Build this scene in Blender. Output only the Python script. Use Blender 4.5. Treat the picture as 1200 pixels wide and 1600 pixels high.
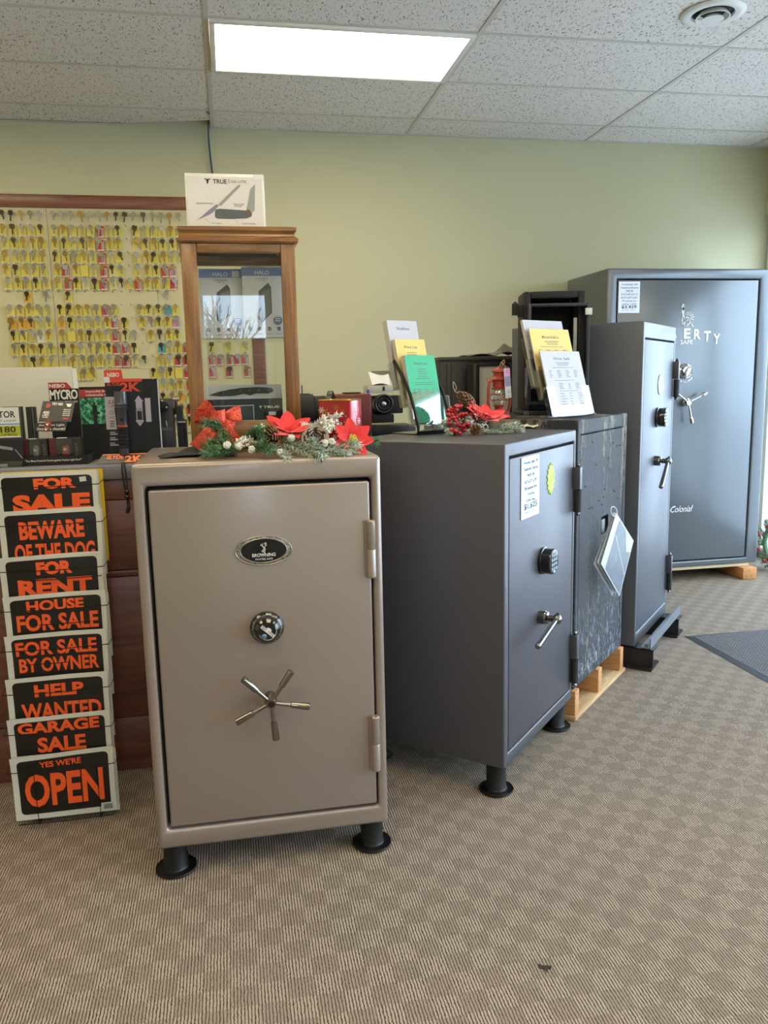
import bpy, bmesh, math, random
from mathutils import Vector, Matrix
for o in list(bpy.data.objects): bpy.data.objects.remove(o, do_unlink=True)
C = bpy.context.scene.collection
PI = math.pi
R = math.radians
# ------------------------------------------------------------------ camera
FPX, YAW, PITCH, ROLL, EYE = 1258.2, .185661, .163322, -.021269, 1.36
_fw = Vector((math.sin(YAW)*math.cos(PITCH), math.cos(YAW)*math.cos(PITCH), -math.sin(PITCH)))
_ri = Vector((math.cos(YAW), -math.sin(YAW), 0)); _up = _ri.cross(_fw)
_r = math.cos(ROLL)*_ri + math.sin(ROLL)*_up
_u = -math.sin(ROLL)*_ri + math.cos(ROLL)*_up
_O = Vector((0, 0, EYE))
cam_d = bpy.data.cameras.new('camera'); cam = bpy.data.objects.new('camera', cam_d); C.objects.link(cam)
cam_d.sensor_fit = 'VERTICAL'; cam_d.sensor_height = 24; cam_d.lens = FPX/1600*24
cam_d.clip_start = .05; cam_d.clip_end = 200
M3 = Matrix((_r, _u, -_fw)).transposed()
cam.matrix_world = Matrix.Translation(_O) @ M3.to_4x4()
bpy.context.scene.camera = cam
# ------------------------------------------------------------------ light and exposure
vs = bpy.context.scene.view_settings
vs.view_transform = 'Standard'; vs.look = 'None'; vs.gamma = 1; vs.use_curve_mapping = False
vs.exposure = 0.25
LAMP = 9.0            # radiance of the fluorescent diffusers
LAMP_COL = (1.0, .84, .56)
SKY = 9.0
SKY_COL = (.64, .80, 1.0)
w = bpy.data.worlds.new('sky'); bpy.context.scene.world = w; w.use_nodes = True
w.node_tree.nodes['Background'].inputs[0].default_value = (*SKY_COL, 1)
w.node_tree.nodes['Background'].inputs[1].default_value = SKY
def portal(loc, rot, sx, sy):
    l = bpy.data.lights.new('window_daylight', 'AREA'); l.shape = 'RECTANGLE'; l.size = sx; l.size_y = sy
    l.cycles.is_portal = True
    o = bpy.data.objects.new('window_daylight', l); o.location = loc; o.rotation_euler = rot; C.objects.link(o)
portal((3.98, .95, 1.2), (0, R(90), 0), 2.3, 8.6)       # storefront on the right, facing -x
portal((.1, -3.5, 1.28), (R(90), 0, 0), .7, 1.94)       # narrow front window behind the viewer, facing +y
# ------------------------------------------------------------------ pixel -> place (1200 x 1600 frame)
def ray(px, py):
    return (_fw*FPX + _r*(px-600) - _u*(py-800)).normalized()
def at(px, py, Y):
    v = ray(px, py); return _O + v*(Y/v.y)
def on(px, py, z):
    v = ray(px, py); return _O + v*((z-EYE)/v.z)
def onp(px, py, p0, n):
    v = ray(px, py); return _O + v*((Vector(p0)-_O).dot(n)/v.dot(n))
def locl(root, px, py, y=0.0):
    """local (x, z) of a pixel on the plane y = const of a root that is only turned about z"""
    a = root.rotation_euler.z; n = Vector((math.sin(a), -math.cos(a), 0))
    p0 = root.location - n*y
    p = onp(px, py, p0, n) - root.location
    return p.x*math.cos(a)+p.y*math.sin(a), p.z
# ------------------------------------------------------------------ materials
def lin(c):
    if isinstance(c, str):
        c = tuple(int(c[i:i+2], 16)/255 for i in (0, 2, 4))
    return tuple(x/12.92 if x <= .04045 else ((x+.055)/1.055)**2.4 for x in c)
class NT:
    def __init__(s, name):
        s.m = bpy.data.materials.new(name); s.m.use_nodes = True; s.t = s.m.node_tree
        s.p = s.t.nodes['Principled BSDF']; s.out = s.t.nodes['Material Output']
    def n(s, typ, ins=None, **kw):
        nd = s.t.nodes.new(typ)
        for k, v in kw.items(): setattr(nd, k, v)
        for k, v in (ins or {}).items(): s.set(nd.inputs[k], v)
        return nd
    def set(s, sock, v):
        if isinstance(v, bpy.types.NodeSocket): s.t.links.new(v, sock)
        elif isinstance(v, bpy.types.Node): s.t.links.new(v.outputs[0], sock)
        else:
            if sock.type == 'RGBA' and len(v) == 3: v = (*v, 1)
            sock.default_value = v
    def math(s, op, a, b=0.0, c=0.0):
        nd = s.t.nodes.new('ShaderNodeMath'); nd.operation = op
        for i, v in enumerate((a, b, c)): s.set(nd.inputs[i], v)
        return nd.outputs[0]
    def obj(s): return s.n('ShaderNodeTexCoord').outputs['Object']
    def gen(s): return s.n('ShaderNodeTexCoord').outputs['Generated']
    def mapped(s, vec, scale=(1, 1, 1), rot=(0, 0, 0), loc=(0, 0, 0)):
        return s.n('ShaderNodeMapping', {'Vector': vec, 'Scale': scale, 'Rotation': rot, 'Location': loc}).outputs[0]
    def noise(s, vec, scale, detail=3, rough=.5, dist=0):
        return s.n('ShaderNodeTexNoise', {'Vector': vec, 'Scale': scale, 'Detail': detail, 'Roughness': rough, 'Distortion': dist}).outputs['Fac']
    def ramp(s, fac, stops, interp='LINEAR'):
        nd = s.n('ShaderNodeValToRGB', {'Fac': fac}); cr = nd.color_ramp; cr.interpolation = interp
        while len(cr.elements) < len(stops): cr.elements.new(.5)
        for e, (p, c) in zip(cr.elements, stops):
            e.position = p; e.color = (*c, 1) if len(c) == 3 else c
        return nd.outputs[0]
    def mix(s, fac, a, b, mode='MIX'):
        nd = s.n('ShaderNodeMix', data_type='RGBA', blend_type=mode)
        s.set(nd.inputs[0], fac); s.set(nd.inputs[6], a); s.set(nd.inputs[7], b)
        return nd.outputs[2]
    def bump(s, h, strength=.3, dist=.002):
        s.set(s.p.inputs['Normal'], s.n('ShaderNodeBump', {'Height': h, 'Strength': strength, 'Distance': dist}).outputs[0])
    def P(s, **kw):
        for k, v in kw.items(): s.set(s.p.inputs[k.replace('_', ' ')], v)
MATS = {}
def mat(name, col, rough=.5, metal=0.0, coat=0.0, var=.06, vscale=12, bump=0, bscale=200, spec=.5, crough=.1):
    if name in MATS: return MATS[name]
    t = NT(name); c = lin(col)
    v = t.noise(t.obj(), vscale, 2)
    t.P(Base_Color=t.mix(v, tuple(max(0, x*(1-var)) for x in c), tuple(min(1, x*(1+var)) for x in c)),
        Roughness=rough, Metallic=metal, Coat_Weight=coat, Coat_Roughness=crough, Specular_IOR_Level=spec)
    if bump: t.bump(t.noise(t.obj(), bscale, 2), bump, .001)
    MATS[name] = t.m; return t.m
def wood(name, c0, c1, c2, scale=(1.2, 18, 18), rough=.4, coat=.3, plank=None):
    t = NT(name); o = t.obj(); v = t.mapped(o, scale)
    n1 = t.noise(v, 3.0, 6, .6, 1.2); n2 = t.noise(t.mapped(o, tuple(x*4 for x in scale)), 8, 2)
    col = t.ramp(n1, [(.25, lin(c0)), (.5, lin(c1)), (.75, lin(c2))])
    col = t.mix(t.math('MULTIPLY', n2, .35), col, lin(c0), 'MIX')
    t.P(Base_Color=col, Roughness=rough, Coat_Weight=coat, Coat_Roughness=.25)
    t.bump(n2, .15, .0008); MATS[name] = t.m; return t.m
def clear(name, tint=(1, 1, 1), gloss=.08, rough=.02, edge=.5):
    t = NT(name)
    tr = t.n('ShaderNodeBsdfTransparent', {'Color': tint}); gl = t.n('ShaderNodeBsdfGlossy', {'Roughness': rough})
    lw = t.n('ShaderNodeLayerWeight', {'Blend': .35})
    f = t.math('ADD', t.math('MULTIPLY', lw.outputs['Facing'], edge), gloss)
    f = t.math('MINIMUM', f, 1.0)
    mx = t.n('ShaderNodeMixShader', {0: f, 1: tr, 2: gl})
    t.t.links.new(mx.outputs[0], t.out.inputs[0]); MATS[name] = t.m; return t.m
def emit(name, col, strength):
    t = NT(name); e = t.n('ShaderNodeEmission', {'Color': col, 'Strength': strength})
    t.t.links.new(e.outputs[0], t.out.inputs[0]); MATS[name] = t.m; return t
# ------------------------------------------------------------------ mesh helpers
class MB:
    def __init__(s): s.v = []; s.f = []; s.m = []; s.mi = 0; s.M = Matrix.Identity(4)
    def add(s, vs, fs, mi=None):
        b = len(s.v); s.v += [tuple(s.M @ Vector(p)) for p in vs]
        s.f += [tuple(b+i for i in f) for f in fs]; s.m += [s.mi if mi is None else mi]*len(fs); return s
    def box(s, c, d, mi=None, rot=None):
        x, y, z = (q/2 for q in d)
        vs = [Vector((i*x, j*y, k*z)) for i in (-1, 1) for j in (-1, 1) for k in (-1, 1)]
        if rot is not None: vs = [rot @ q for q in vs]
        vs = [q+Vector(c) for q in vs]
        return s.add(vs, [(0, 1, 3, 2), (4, 6, 7, 5), (0, 4, 5, 1), (2, 3, 7, 6), (0, 2, 6, 4), (1, 5, 7, 3)], mi)
    def bx(s, x0, x1, y0, y1, z0, z1, mi=None):
        return s.box(((x0+x1)/2, (y0+y1)/2, (z0+z1)/2), (x1-x0, y1-y0, z1-z0), mi)
    def frame(s, ax):
        ax = Vector(ax).normalized(); t = Vector((0, 0, 1)) if abs(ax.z) < .9 else Vector((1, 0, 0))
        a = ax.cross(t).normalized(); return a, ax.cross(a), ax
    def lathe(s, p0, ax, prof, n=20, mi=None, cap=True):
        """prof = [(r, h), ...] along the axis from p0"""
        a, b, c = s.frame(ax); p0 = Vector(p0); vs = []; fs = []
        for r, h in prof:
            for k in range(n):
                t = 2*PI*k/n; vs.append(p0+c*h+(a*math.cos(t)+b*math.sin(t))*r)
        for i in range(len(prof)-1):
            for k in range(n):
                k2 = (k+1) % n; fs.append((i*n+k, i*n+k2, (i+1)*n+k2, (i+1)*n+k))
        if cap:
            fs.append(tuple(range(n))[::-1]); q = (len(prof)-1)*n; fs.append(tuple(q+k for k in range(n)))
        return s.add(vs, fs, mi)
    def cyl(s, p0, p1, r0, r1=None, n=14, mi=None):
        p0 = Vector(p0); p1 = Vector(p1); L = (p1-p0).length
        return s.lathe(p0, p1-p0, [(r0, 0), (r0 if r1 is None else r1, L)], n, mi)
    def tube(s, pts, r, n=6, mi=None, closed=False):
        pts = [Vector(p) for p in pts]; m = len(pts); vs = []; fs = []
        rr = r if isinstance(r, (list, tuple)) else [r]*m
        prev = None
        for i, p in enumerate(pts):
            if closed: d = pts[(i+1) % m]-pts[i-1]
            else: d = pts[min(i+1, m-1)]-pts[max(i-1, 0)]
            d.normalize()
            if prev is None: a = s.frame(d)[0]
            else:
                a = prev-d*prev.dot(d)
                a = a.normalized() if a.length > 1e-6 else s.frame(d)[0]
            prev = a; b = d.cross(a)
            for k in range(n):
                t = 2*PI*k/n; vs.append(p+(a*math.cos(t)+b*math.sin(t))*rr[i])
        for i in range(m if closed else m-1):
            j = (i+1) % m
            for k in range(n):
                k2 = (k+1) % n; fs.append((i*n+k, i*n+k2, j*n+k2, j*n+k))
        if not closed: fs += [tuple(range(n))[::-1], tuple((m-1)*n+k for k in range(n))]
        return s.add(vs, fs, mi)
    def sphere(s, c, r, sc=(1, 1, 1), n=10, m=6, mi=None, rot=None):
        vs = []; fs = []; c = Vector(c)
        def pt(q):
            q = Vector((q[0]*sc[0], q[1]*sc[1], q[2]*sc[2]))*r
            return c+(rot @ q if rot is not None else q)
        vs.append(pt((0, 0, -1)))
        for i in range(1, m):
            t = -PI/2+PI*i/m
            for k in range(n): vs.append(pt((math.cos(t)*math.cos(2*PI*k/n), math.cos(t)*math.sin(2*PI*k/n), math.sin(t))))
        vs.append(pt((0, 0, 1)))
        for k in range(n):
            k2 = (k+1) % n; fs.append((0, 1+k2, 1+k)); q = 1+(m-2)*n; fs.append((q+k, q+k2, len(vs)-1))
            for i in range(m-2): fs.append((1+i*n+k, 1+i*n+k2, 1+(i+1)*n+k2, 1+(i+1)*n+k))
        return s.add(vs, fs, mi)
    def prism(s, poly, y0, y1, mi=None):
        """poly in (x, z), extruded from y0 to y1"""
        n = len(poly); vs = [(x, y0, z) for x, z in poly]+[(x, y1, z) for x, z in poly]
        fs = [tuple(range(n)), tuple(range(n, 2*n))[::-1]]+[(i, n+i, n+(i+1) % n, (i+1) % n) for i in range(n)]
        return s.add(vs, fs, mi)
    def prof_x(s, poly, x0, x1, mi=None):
        """poly in (y, z), extruded along x"""
        n = len(poly); vs = [(x0, y, z) for y, z in poly]+[(x1, y, z) for y, z in poly]
        fs = [tuple(range(n)), tuple(range(n, 2*n))[::-1]]+[(i, n+i, n+(i+1) % n, (i+1) % n) for i in range(n)]
        return s.add(vs, fs, mi)
    def grid(s, fn, nu, nv, mi=None, thick=0):
        vs = [fn(i/nu, j/nv) for i in range(nu+1) for j in range(nv+1)]
        fs = [(i*(nv+1)+j, (i+1)*(nv+1)+j, (i+1)*(nv+1)+j+1, i*(nv+1)+j+1) for i in range(nu) for j in range(nv)]
        return s.add(vs, fs, mi)
    def ribbon(s, pts, wv, mi=None):
        """strip along pts, half-width vector wv (or list)"""
        n = len(pts); vs = []
        for i, p in enumerate(pts):
            q = Vector(wv[i] if isinstance(wv, list) else wv); vs += [Vector(p)-q, Vector(p)+q]
        return s.add(vs, [(2*i, 2*i+2, 2*i+3, 2*i+1) for i in range(n-1)], mi)
    def build(s, name, mats, parent=None, bevel=0, seg=2, smooth=True, angle=35, solid=0):
        me = bpy.data.meshes.new(name); bm = bmesh.new()
        bv = [bm.verts.new(p) for p in s.v]
        for f, mi in zip(s.f, s.m):
            try:
                q = bm.faces.new([bv[i] for i in f]); q.material_index = mi
            except ValueError: pass
        bmesh.ops.recalc_face_normals(bm, faces=bm.faces[:])
        if bevel:
            es = [e for e in bm.edges if len(e.link_faces) == 2 and e.calc_face_angle(0) > R(30)]
            bmesh.ops.bevel(bm, geom=es, offset=bevel, segments=seg, affect='EDGES', profile=.5, clamp_overlap=True)
        if solid:
            bmesh.ops.solidify(bm, geom=bm.faces[:], thickness=solid)
        bm.to_mesh(me); bm.free()
        for m in (mats if isinstance(mats, (list, tuple)) else [mats]): me.materials.append(m)
        if smooth and len(me.polygons):
            me.shade_smooth(); me.set_sharp_from_angle(angle=R(angle))
        return link(name, me, parent)
def link(name, me, parent=None):
    o = bpy.data.objects.new(name, me); C.objects.link(o)
    if parent is not None: o.parent = parent
    return o
def thing(name, label, cat, loc=(0, 0, 0), rotz=0.0, group=None):
    o = bpy.data.objects.new(name, None); C.objects.link(o); o.empty_display_size = .05
    o.location = loc; o.rotation_euler = (0, 0, rotz); o['label'] = label; o['category'] = cat
    if group: o['group'] = group
    return o
def tag(o, label, cat, group=None):
    o['label'] = label; o['category'] = cat
    if group: o['group'] = group
    return o
def struct(o): o['kind'] = 'structure'; return o
def rrect(x0, x1, z0, z1, r, n=5):
    out = []
    for cx, cz, a0 in ((x1-r, z1-r, 0), (x0+r, z1-r, 90), (x0+r, z0+r, 180), (x1-r, z0+r, 270)):
        for k in range(n+1):
            a = R(a0+90*k/n); out.append((cx+r*math.cos(a), cz+r*math.sin(a)))
    return out[::-1]
def ellipse(cx, cz, a, b, n=36): return [(cx+a*math.cos(-2*PI*k/n), cz+b*math.sin(-2*PI*k/n)) for k in range(n)]
FRONT = Matrix(((1, 0, 0, 0), (0, 0, -1, 0), (0, 1, 0, 0), (0, 0, 0, 1)))   # text x->x, y->z, z->-y
_tc = {}
def glyphs(s, off=0.0, shear=0.0, spacing=1.0):
    k = (s, off, shear, spacing)
    if k in _tc: return _tc[k]
    cu = bpy.data.curves.new('t', 'FONT'); cu.body = s; cu.size = 1; cu.offset = off; cu.shear = shear
    cu.space_character = spacing; cu.align_x = 'CENTER'; cu.resolution_u = 3; cu.fill_mode = 'FRONT'
    o = bpy.data.objects.new('t', cu); C.objects.link(o); bpy.context.view_layer.update()
    dg = bpy.context.evaluated_depsgraph_get()
    me = bpy.data.meshes.new_from_object(o.evaluated_get(dg))
    vs = [v.co.copy() for v in me.vertices]; fs = [tuple(p.vertices) for p in me.polygons]
    bpy.data.objects.remove(o); bpy.data.curves.remove(cu); bpy.data.meshes.remove(me)
    if vs:
        x0 = min(v.x for v in vs); x1 = max(v.x for v in vs); y0 = min(v.y for v in vs); y1 = max(v.y for v in vs)
        vs = [((v.x-x0)/(x1-x0), (v.y-y0)/max(1e-6, y1-y0)) for v in vs]
        asp = (x1-x0)/max(1e-6, y1-y0)
    else: asp = 1
    _tc[k] = (vs, fs, asp); return _tc[k]
def put_text(mb, s, x0, x1, z0, z1, y, off=.0, shear=0, spacing=1.0, mi=None, fn=None, keep=False):
    """lettering filling the box x0..x1, z0..z1 on the plane y (front towards -y)"""
    vs, fs, asp = glyphs(s, off, shear, spacing)
    if keep:
        h = z1-z0; wd = h*asp
        if wd > x1-x0: wd = x1-x0; h = wd/asp
        cx = (x0+x1)/2; cz = (z0+z1)/2; x0, x1, z0, z1 = cx-wd/2, cx+wd/2, cz-h/2, cz+h/2
    pts = [(x0+(x1-x0)*a, y, z0+(z1-z0)*b) for a, b in vs]
    if fn: pts = [fn(p) for p in pts]
    mb.add(pts, fs, mi)
    return mb
def lettering(name, s, m, parent, x0, x1, z0, z1, y, **kw):
    mb = MB(); put_text(mb, s, x0, x1, z0, z1, y, **kw); return mb.build(name, m, parent, smooth=False)
def print_rows(mb, x0, x1, z1, n, pitch, h, y, rng, cols=None, mi=None):
    """rows of tiny illegible print"""
    for i in range(n):
        z = z1-i*pitch
        if cols:
            for a, b in cols:
                L = (b-a)*rng.uniform(.6, 1); mb.add([(a, y, z), (a+L, y, z), (a+L, y, z-h), (a, y, z-h)], [(0, 1, 2, 3)], mi)
        else:
            cx = (x0+x1)/2; L = (x1-x0)/2*rng.uniform(.5, 1)
            x = cx-L
            while x < cx+L:
                e = min(cx+L, x+rng.uniform(.003, .009)); mb.add([(x, y, z), (e, y, z), (e, y, z-h), (x, y, z-h)], [(0, 1, 2, 3)], mi); x = e+.0014
# ================================================================== room materials
def carpet_mat():
    t = NT('carpet'); o = t.obj(); sx = t.n('ShaderNodeSeparateXYZ', {0: o})
    X, Y = sx.outputs[0], sx.outputs[1]
    B = .062
    fx = t.math('FLOOR', t.math('DIVIDE', X, B)); fy = t.math('FLOOR', t.math('DIVIDE', Y, B))
    chk = t.math('FLOORED_MODULO', t.math('ADD', fx, fy), 2.0)
    nz = t.noise(o, 160, 2, .6); nlo = t.noise(o, 2.2, 3, .6); nfi = t.noise(o, 900, 2, .7)
    xj = t.math('ADD', t.math('ADD', X, t.math('MULTIPLY', t.math('SUBTRACT', nz, .5), .0055)), t.math('MULTIPLY', t.math('SUBTRACT', t.noise(o, 45, 2, .5), .5), .004))
    ph = t.math('FRACT', t.math('DIVIDE', xj, .0076))
    ln = t.math('ABSOLUTE', t.math('SUBTRACT', ph, .5))               # 0 in the groove .. .5 on the rib
    g = t.n('ShaderNodeMapRange', {'Value': ln, 'From Min': .10, 'From Max': .24}).outputs[0]
    light = t.mix(nfi, lin('857769'), lin('bfb0a1')); dark = t.mix(nfi, lin('776a5e'), lin('a89a8c'))
    rib = t.mix(chk, light, dark)
    groove = t.mix(chk, lin('352b22'), lin('4a3f34'))
    col = t.mix(g, groove, rib)
    col = t.mix(t.math('MULTIPLY', nlo, .25), col, lin('7c7062'))
    t.P(Base_Color=col, Roughness=.95, Specular_IOR_Level=.1)
    t.bump(t.math('ADD', g, t.math('MULTIPLY', nfi, .6)), .5, .002); return t.m
def tile_mat():
    t = NT('ceiling_tile'); o = t.obj()
    v = t.mapped(o, (1, .42, 1), (0, 0, R(8)))
    vo = t.n('ShaderNodeTexNoise', {'Vector': v, 'Scale': 135, 'Detail': 1, 'Roughness': .4, 'Distortion': 1.0}).outputs['Fac']
    mask = t.n('ShaderNodeMapRange', {'Value': vo, 'From Min': .325, 'From Max': .37}).outputs[0]
    fine = t.noise(o, 260, 2, .6); big = t.noise(o, 1.6, 3)
    base = t.mix(fine, lin('dedad4'), lin('eeebe6')); base = t.mix(t.math('MULTIPLY', big, .3), base, lin('dad2c6'))
    t.P(Base_Color=t.mix(mask, lin('8b847b'), base), Roughness=.95, Specular_IOR_Level=.1)
    t.bump(mask, .8, .003); return t.m
def paint_mat(name, a, b):
    t = NT(name); o = t.obj(); big = t.noise(o, 1.1, 4, .55); f = t.noise(o, 320, 2)
    t.P(Base_Color=t.mix(big, lin(a), lin(b)), Roughness=.62, Specular_IOR_Level=.35)
    t.bump(f, .12, .001); return t.m
M_carpet = carpet_mat(); M_tile = tile_mat(); M_wall = paint_mat('sage_paint', 'c2bf9d', 'c9c6a4')
M_white = mat('white_paint', 'e4e4df', .45); M_tbar = mat('ceiling_grid_white', 'c9c4bb', .5)
M_dark = mat('plenum_dark', '0c0c0e', .9)
M_glass = clear('window_glass', (.96, .98, .97), .05, .01, .25)
M_black = mat('black_satin', '141416', .38); M_blackgloss = mat('black_gloss', '08080a', .08, coat=.6)
M_blackmat = mat('black_matte', '1a1a1b', .75)
M_chrome = mat('chrome', 'c9c7c4', .09, 1.0); M_nickel = mat('black_nickel', '8a847e', .08, 1.0)
M_paper = mat('white_paper', 'd3d3d6', .7); M_ink = mat('ink', '1c1c20', .7); M_grayink = mat('grey_ink', '6a6a70', .7)
XL, XR, YF, YB, ZC = -3.4, 3.8, -3.4, 5.354, 2.903
MB().bx(XL-.2, XR+.2, YF-.2, YB+.15, -.1, 0).build('floor', M_carpet)['kind'] = 'structure'
MB().bx(XL-.2, XR+.15, YB, YB+.15, 0, ZC+.35).build('wall_back', M_wall)['kind'] = 'structure'
MB().bx(XL-.15, XL, YF, YB, 0, ZC+.35).build('wall_left', M_wall)['kind'] = 'structure'
m = MB(); m.bx(XL, XR, YF-.15, YF, 0, .30).bx(XL, XR, YF-.15, YF, 2.26, ZC+.35).bx(XL, -.25, YF-.15, YF, .30, 2.26).bx(.45, XR, YF-.15, YF, .30, 2.26)
m.build('wall_front', M_wall)['kind'] = 'structure'
m = MB(); m.bx(XR, XR+.15, YF, YB, 2.45, ZC+.35); m.build('wall_right', M_wall)['kind'] = 'structure'
MB().bx(XL-.2, XR+.2, YF-.2, YB+.2, ZC+.36, ZC+.44).build('trim_1', M_dark)['kind'] = 'structure'      # unseen roof slab above the hung ceiling, near-black, added to stop sky leaking in
# storefront on the right: mullions, rails and panes
m = MB()
for y in (5.29, 3.75, 2.25, .75, -.75, -2.25, -3.34): m.bx(XR+.02, XR+.12, y-.055, y+.055, 0, 2.45)
m.bx(XR+.02, XR+.12, YF, YB, 0, .07).bx(XR+.02, XR+.12, YF, YB, 2.38, 2.45)
fr = m.build('window_1', M_white, bevel=.006); fr['kind'] = 'structure'
MB().bx(XR+.065, XR+.075, YF, 5.235, .07, 2.38).build('pane', M_glass, fr)
m = MB()
def win(n, x0, x1):
    m = MB()
    m.bx(x0, x0+.05, YF-.12, YF-.02, .30, 2.26).bx(x1-.05, x1, YF-.12, YF-.02, .30, 2.26).bx(x0+.05, x1-.05, YF-.12, YF-.02, .30, .35).bx(x0+.05, x1-.05, YF-.12, YF-.02, 2.21, 2.26)
    fr = m.build('window_%d' % n, M_white, bevel=.006); fr['kind'] = 'structure'
    MB().bx(x0+.05, x1-.05, YF-.075, YF-.065, .35, 2.21).build('pane', M_glass, fr)
win(2, -.25, .45)
tag(MB().bx(-16, 22, -15, -14.2, -.3, 2.35).build('added_hedge', mat('hedge_green', '2c3526', .9, var=.4, vscale=3)), 'unseen dark green block added across the street, bounding the sky mirrored in cabinet glass', 'added_hedge')  # unseen dark block added to end the mirrored sky low in the glass
MB().bx(-40, 40, -60, 40, -.4, -.3).build('ground', mat('pavement', 'c6c3c4', .9, vscale=3, var=.12))['kind'] = 'structure'
# ceiling: tiles between the grid bars, one tile beside the wall has slipped and left a gap
bars_x = [-.014+1.22*k for k in range(-3, 4)]; rows_y = [5.025-.61*k for k in range(0, 14)]
m = MB()
m.bx(XL, -1.234, 5.025, YB, ZC, ZC+.016); m.bx(-.014, XR, 5.025, YB, ZC, ZC+.016)
m.bx(XL, XR, 4.415, 5.025, ZC, ZC+.016)
m.bx(XL, -.014, 3.805, 4.415, ZC, ZC+.016); m.bx(1.206, XR, 3.805, 4.415, ZC, ZC+.016); m.bx(-.014, 1.206, 3.805, 4.415, ZC+.11, ZC+.12)
m.bx(XL, XR, YF, 3.805, ZC, ZC+.016)
m.build('ceiling', M_tile, smooth=False)['kind'] = 'structure'
m = MB()
for x in bars_x: m.bx(x-.011, x+.011, YF, YB, ZC-.0035, ZC+.001)
for y in rows_y:
    for x in bars_x[:-1]+[XL-1.0]:
        a, b = max(XL, x+.011), min(XR, x+1.22-.011)
        if b > a: m.bx(a, b, y-.010, y+.010, ZC-.003, ZC+.001)
m.bx(XL, -.54, YB-.02, YB, ZC-.004, ZC).bx(-.012, XR, YB-.02, YB, ZC-.004, ZC)
m.build('trim_2', M_tbar, smooth=False)['kind'] = 'structure'
z = ZC+.004
m = MB(); poly = [(-1.234, 5.03), (-.055, 5.03), (-.04, 5.10), (-.025, 5.13), (-.022, 5.22), (-.54, 5.335), (-1.234, 5.345)]
m.add([(x, y, z) for x, y in poly]+[(x, y, z+.016) for x, y in poly],
      [tuple(range(7)), tuple(range(7, 14))[::-1]]+[(i, 7+i, 7+(i+1) % 7, (i+1) % 7) for i in range(7)])
tag(m.build('ceiling_tile', M_tile, smooth=False), 'off-white fissured ceiling tile that slipped, leaving a dark gap by the blue cable', 'ceiling tile')
# fluorescent troffers
te = emit('lamp_diffuser', LAMP_COL, LAMP)
o_ = te.gen(); sep = te.n('ShaderNodeSeparateXYZ', {0: o_})
wv = te.math('SINE', te.math('MULTIPLY', sep.outputs[1], 6*PI)); rb = te.math('SINE', te.math('MULTIPLY', sep.outputs[0], 620.0))
st = te.math('MULTIPLY', te.math('ADD', te.math('ADD', .86, te.math('MULTIPLY', wv, .12)), te.math('MULTIPLY', rb, .03)), LAMP)
em_n = [n for n in te.t.nodes if n.type == 'EMISSION'][0]; te.set(em_n.inputs['Strength'], st)
def troffer(x0, y1, label, group=None):
    r = thing('ceiling_light', label, 'ceiling light', (x0+.61, y1-.305, ZC-.012), 0, group)
    a, b = .598, .293
    m = MB()
    for s in (-1, 1):
        m.box((0, s*(b-.012), .005), (2*a, .024, .014)); m.box((s*(a-.012), 0, .005), (.024, 2*b-.048, .014))
    m.build('frame', M_white, r, bevel=.002)
    MB().box((0, 0, .007), (2*a-.05, 2*b-.05, .003)).build('diffuser', te.m, r, smooth=False)
troffer(-.014, 4.415, 'lit rectangular fluorescent ceiling light above the wooden cabinet')
for x0, y1 in ((-2.454, 4.415), (-.014, 1.975), (-2.454, 1.975), (2.426, 1.975), (-.014, -.465), (-1.234, .755), (1.206, .755), (-1.234, 3.195)):  # unseen fixtures on the grid, some added for more warm light
    troffer(x0, y1, 'lit fluorescent ceiling light outside the picture, behind or beside the viewer', 'ceiling lights out of view')
# round vent
v = thing('ceiling_vent', 'round white air vent with rings in the ceiling at upper right', 'vent', (2.15, 3.46, ZC))
MB().lathe((0, 0, 0), (0, 0, -1), [(.088, .0005), (.132, .0005), (.135, .006), (.128, .012), (.11, .016), (.09, .012), (.088, .0005)], 48, cap=False).build('flange', M_white, v)
MB().lathe((0, 0, -.002), (0, 0, 1), [(.0001, 0), (.087, 0)], 32, cap=False).build('duct', M_blackmat, v)
MB().lathe((0, 0, -.002), (0, 0, -1), [(.056, .0), (.068, .014), (.072, .022), (.067, .022), (.052, .002)], 40, cap=False).build('ring', M_white, v)
MB().lathe((0, 0, -.002), (0, 0, -1), [(.0001, .012), (.03, .016), (.042, .024), (.046, .03), (.03, .031), (.0001, .03)], 32, cap=False).build('disc', M_white, v)
# blue cable
pts = [(-.034, 5.25, 3.0), (-.036, 5.29, 2.93), (-.040, 5.325, 2.84), (-.036, 5.335, 2.74), (-.028, 5.335, 2.63), (-.03, 5.33, 2.52), (-.05, 5.325, 2.44)]
tag(MB().tube(pts, .0055, 8).build('cable', mat('blue_cable', '2f4f74', .4)), 'thin blue cable hanging from the ceiling gap down the green wall', 'cable')
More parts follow.
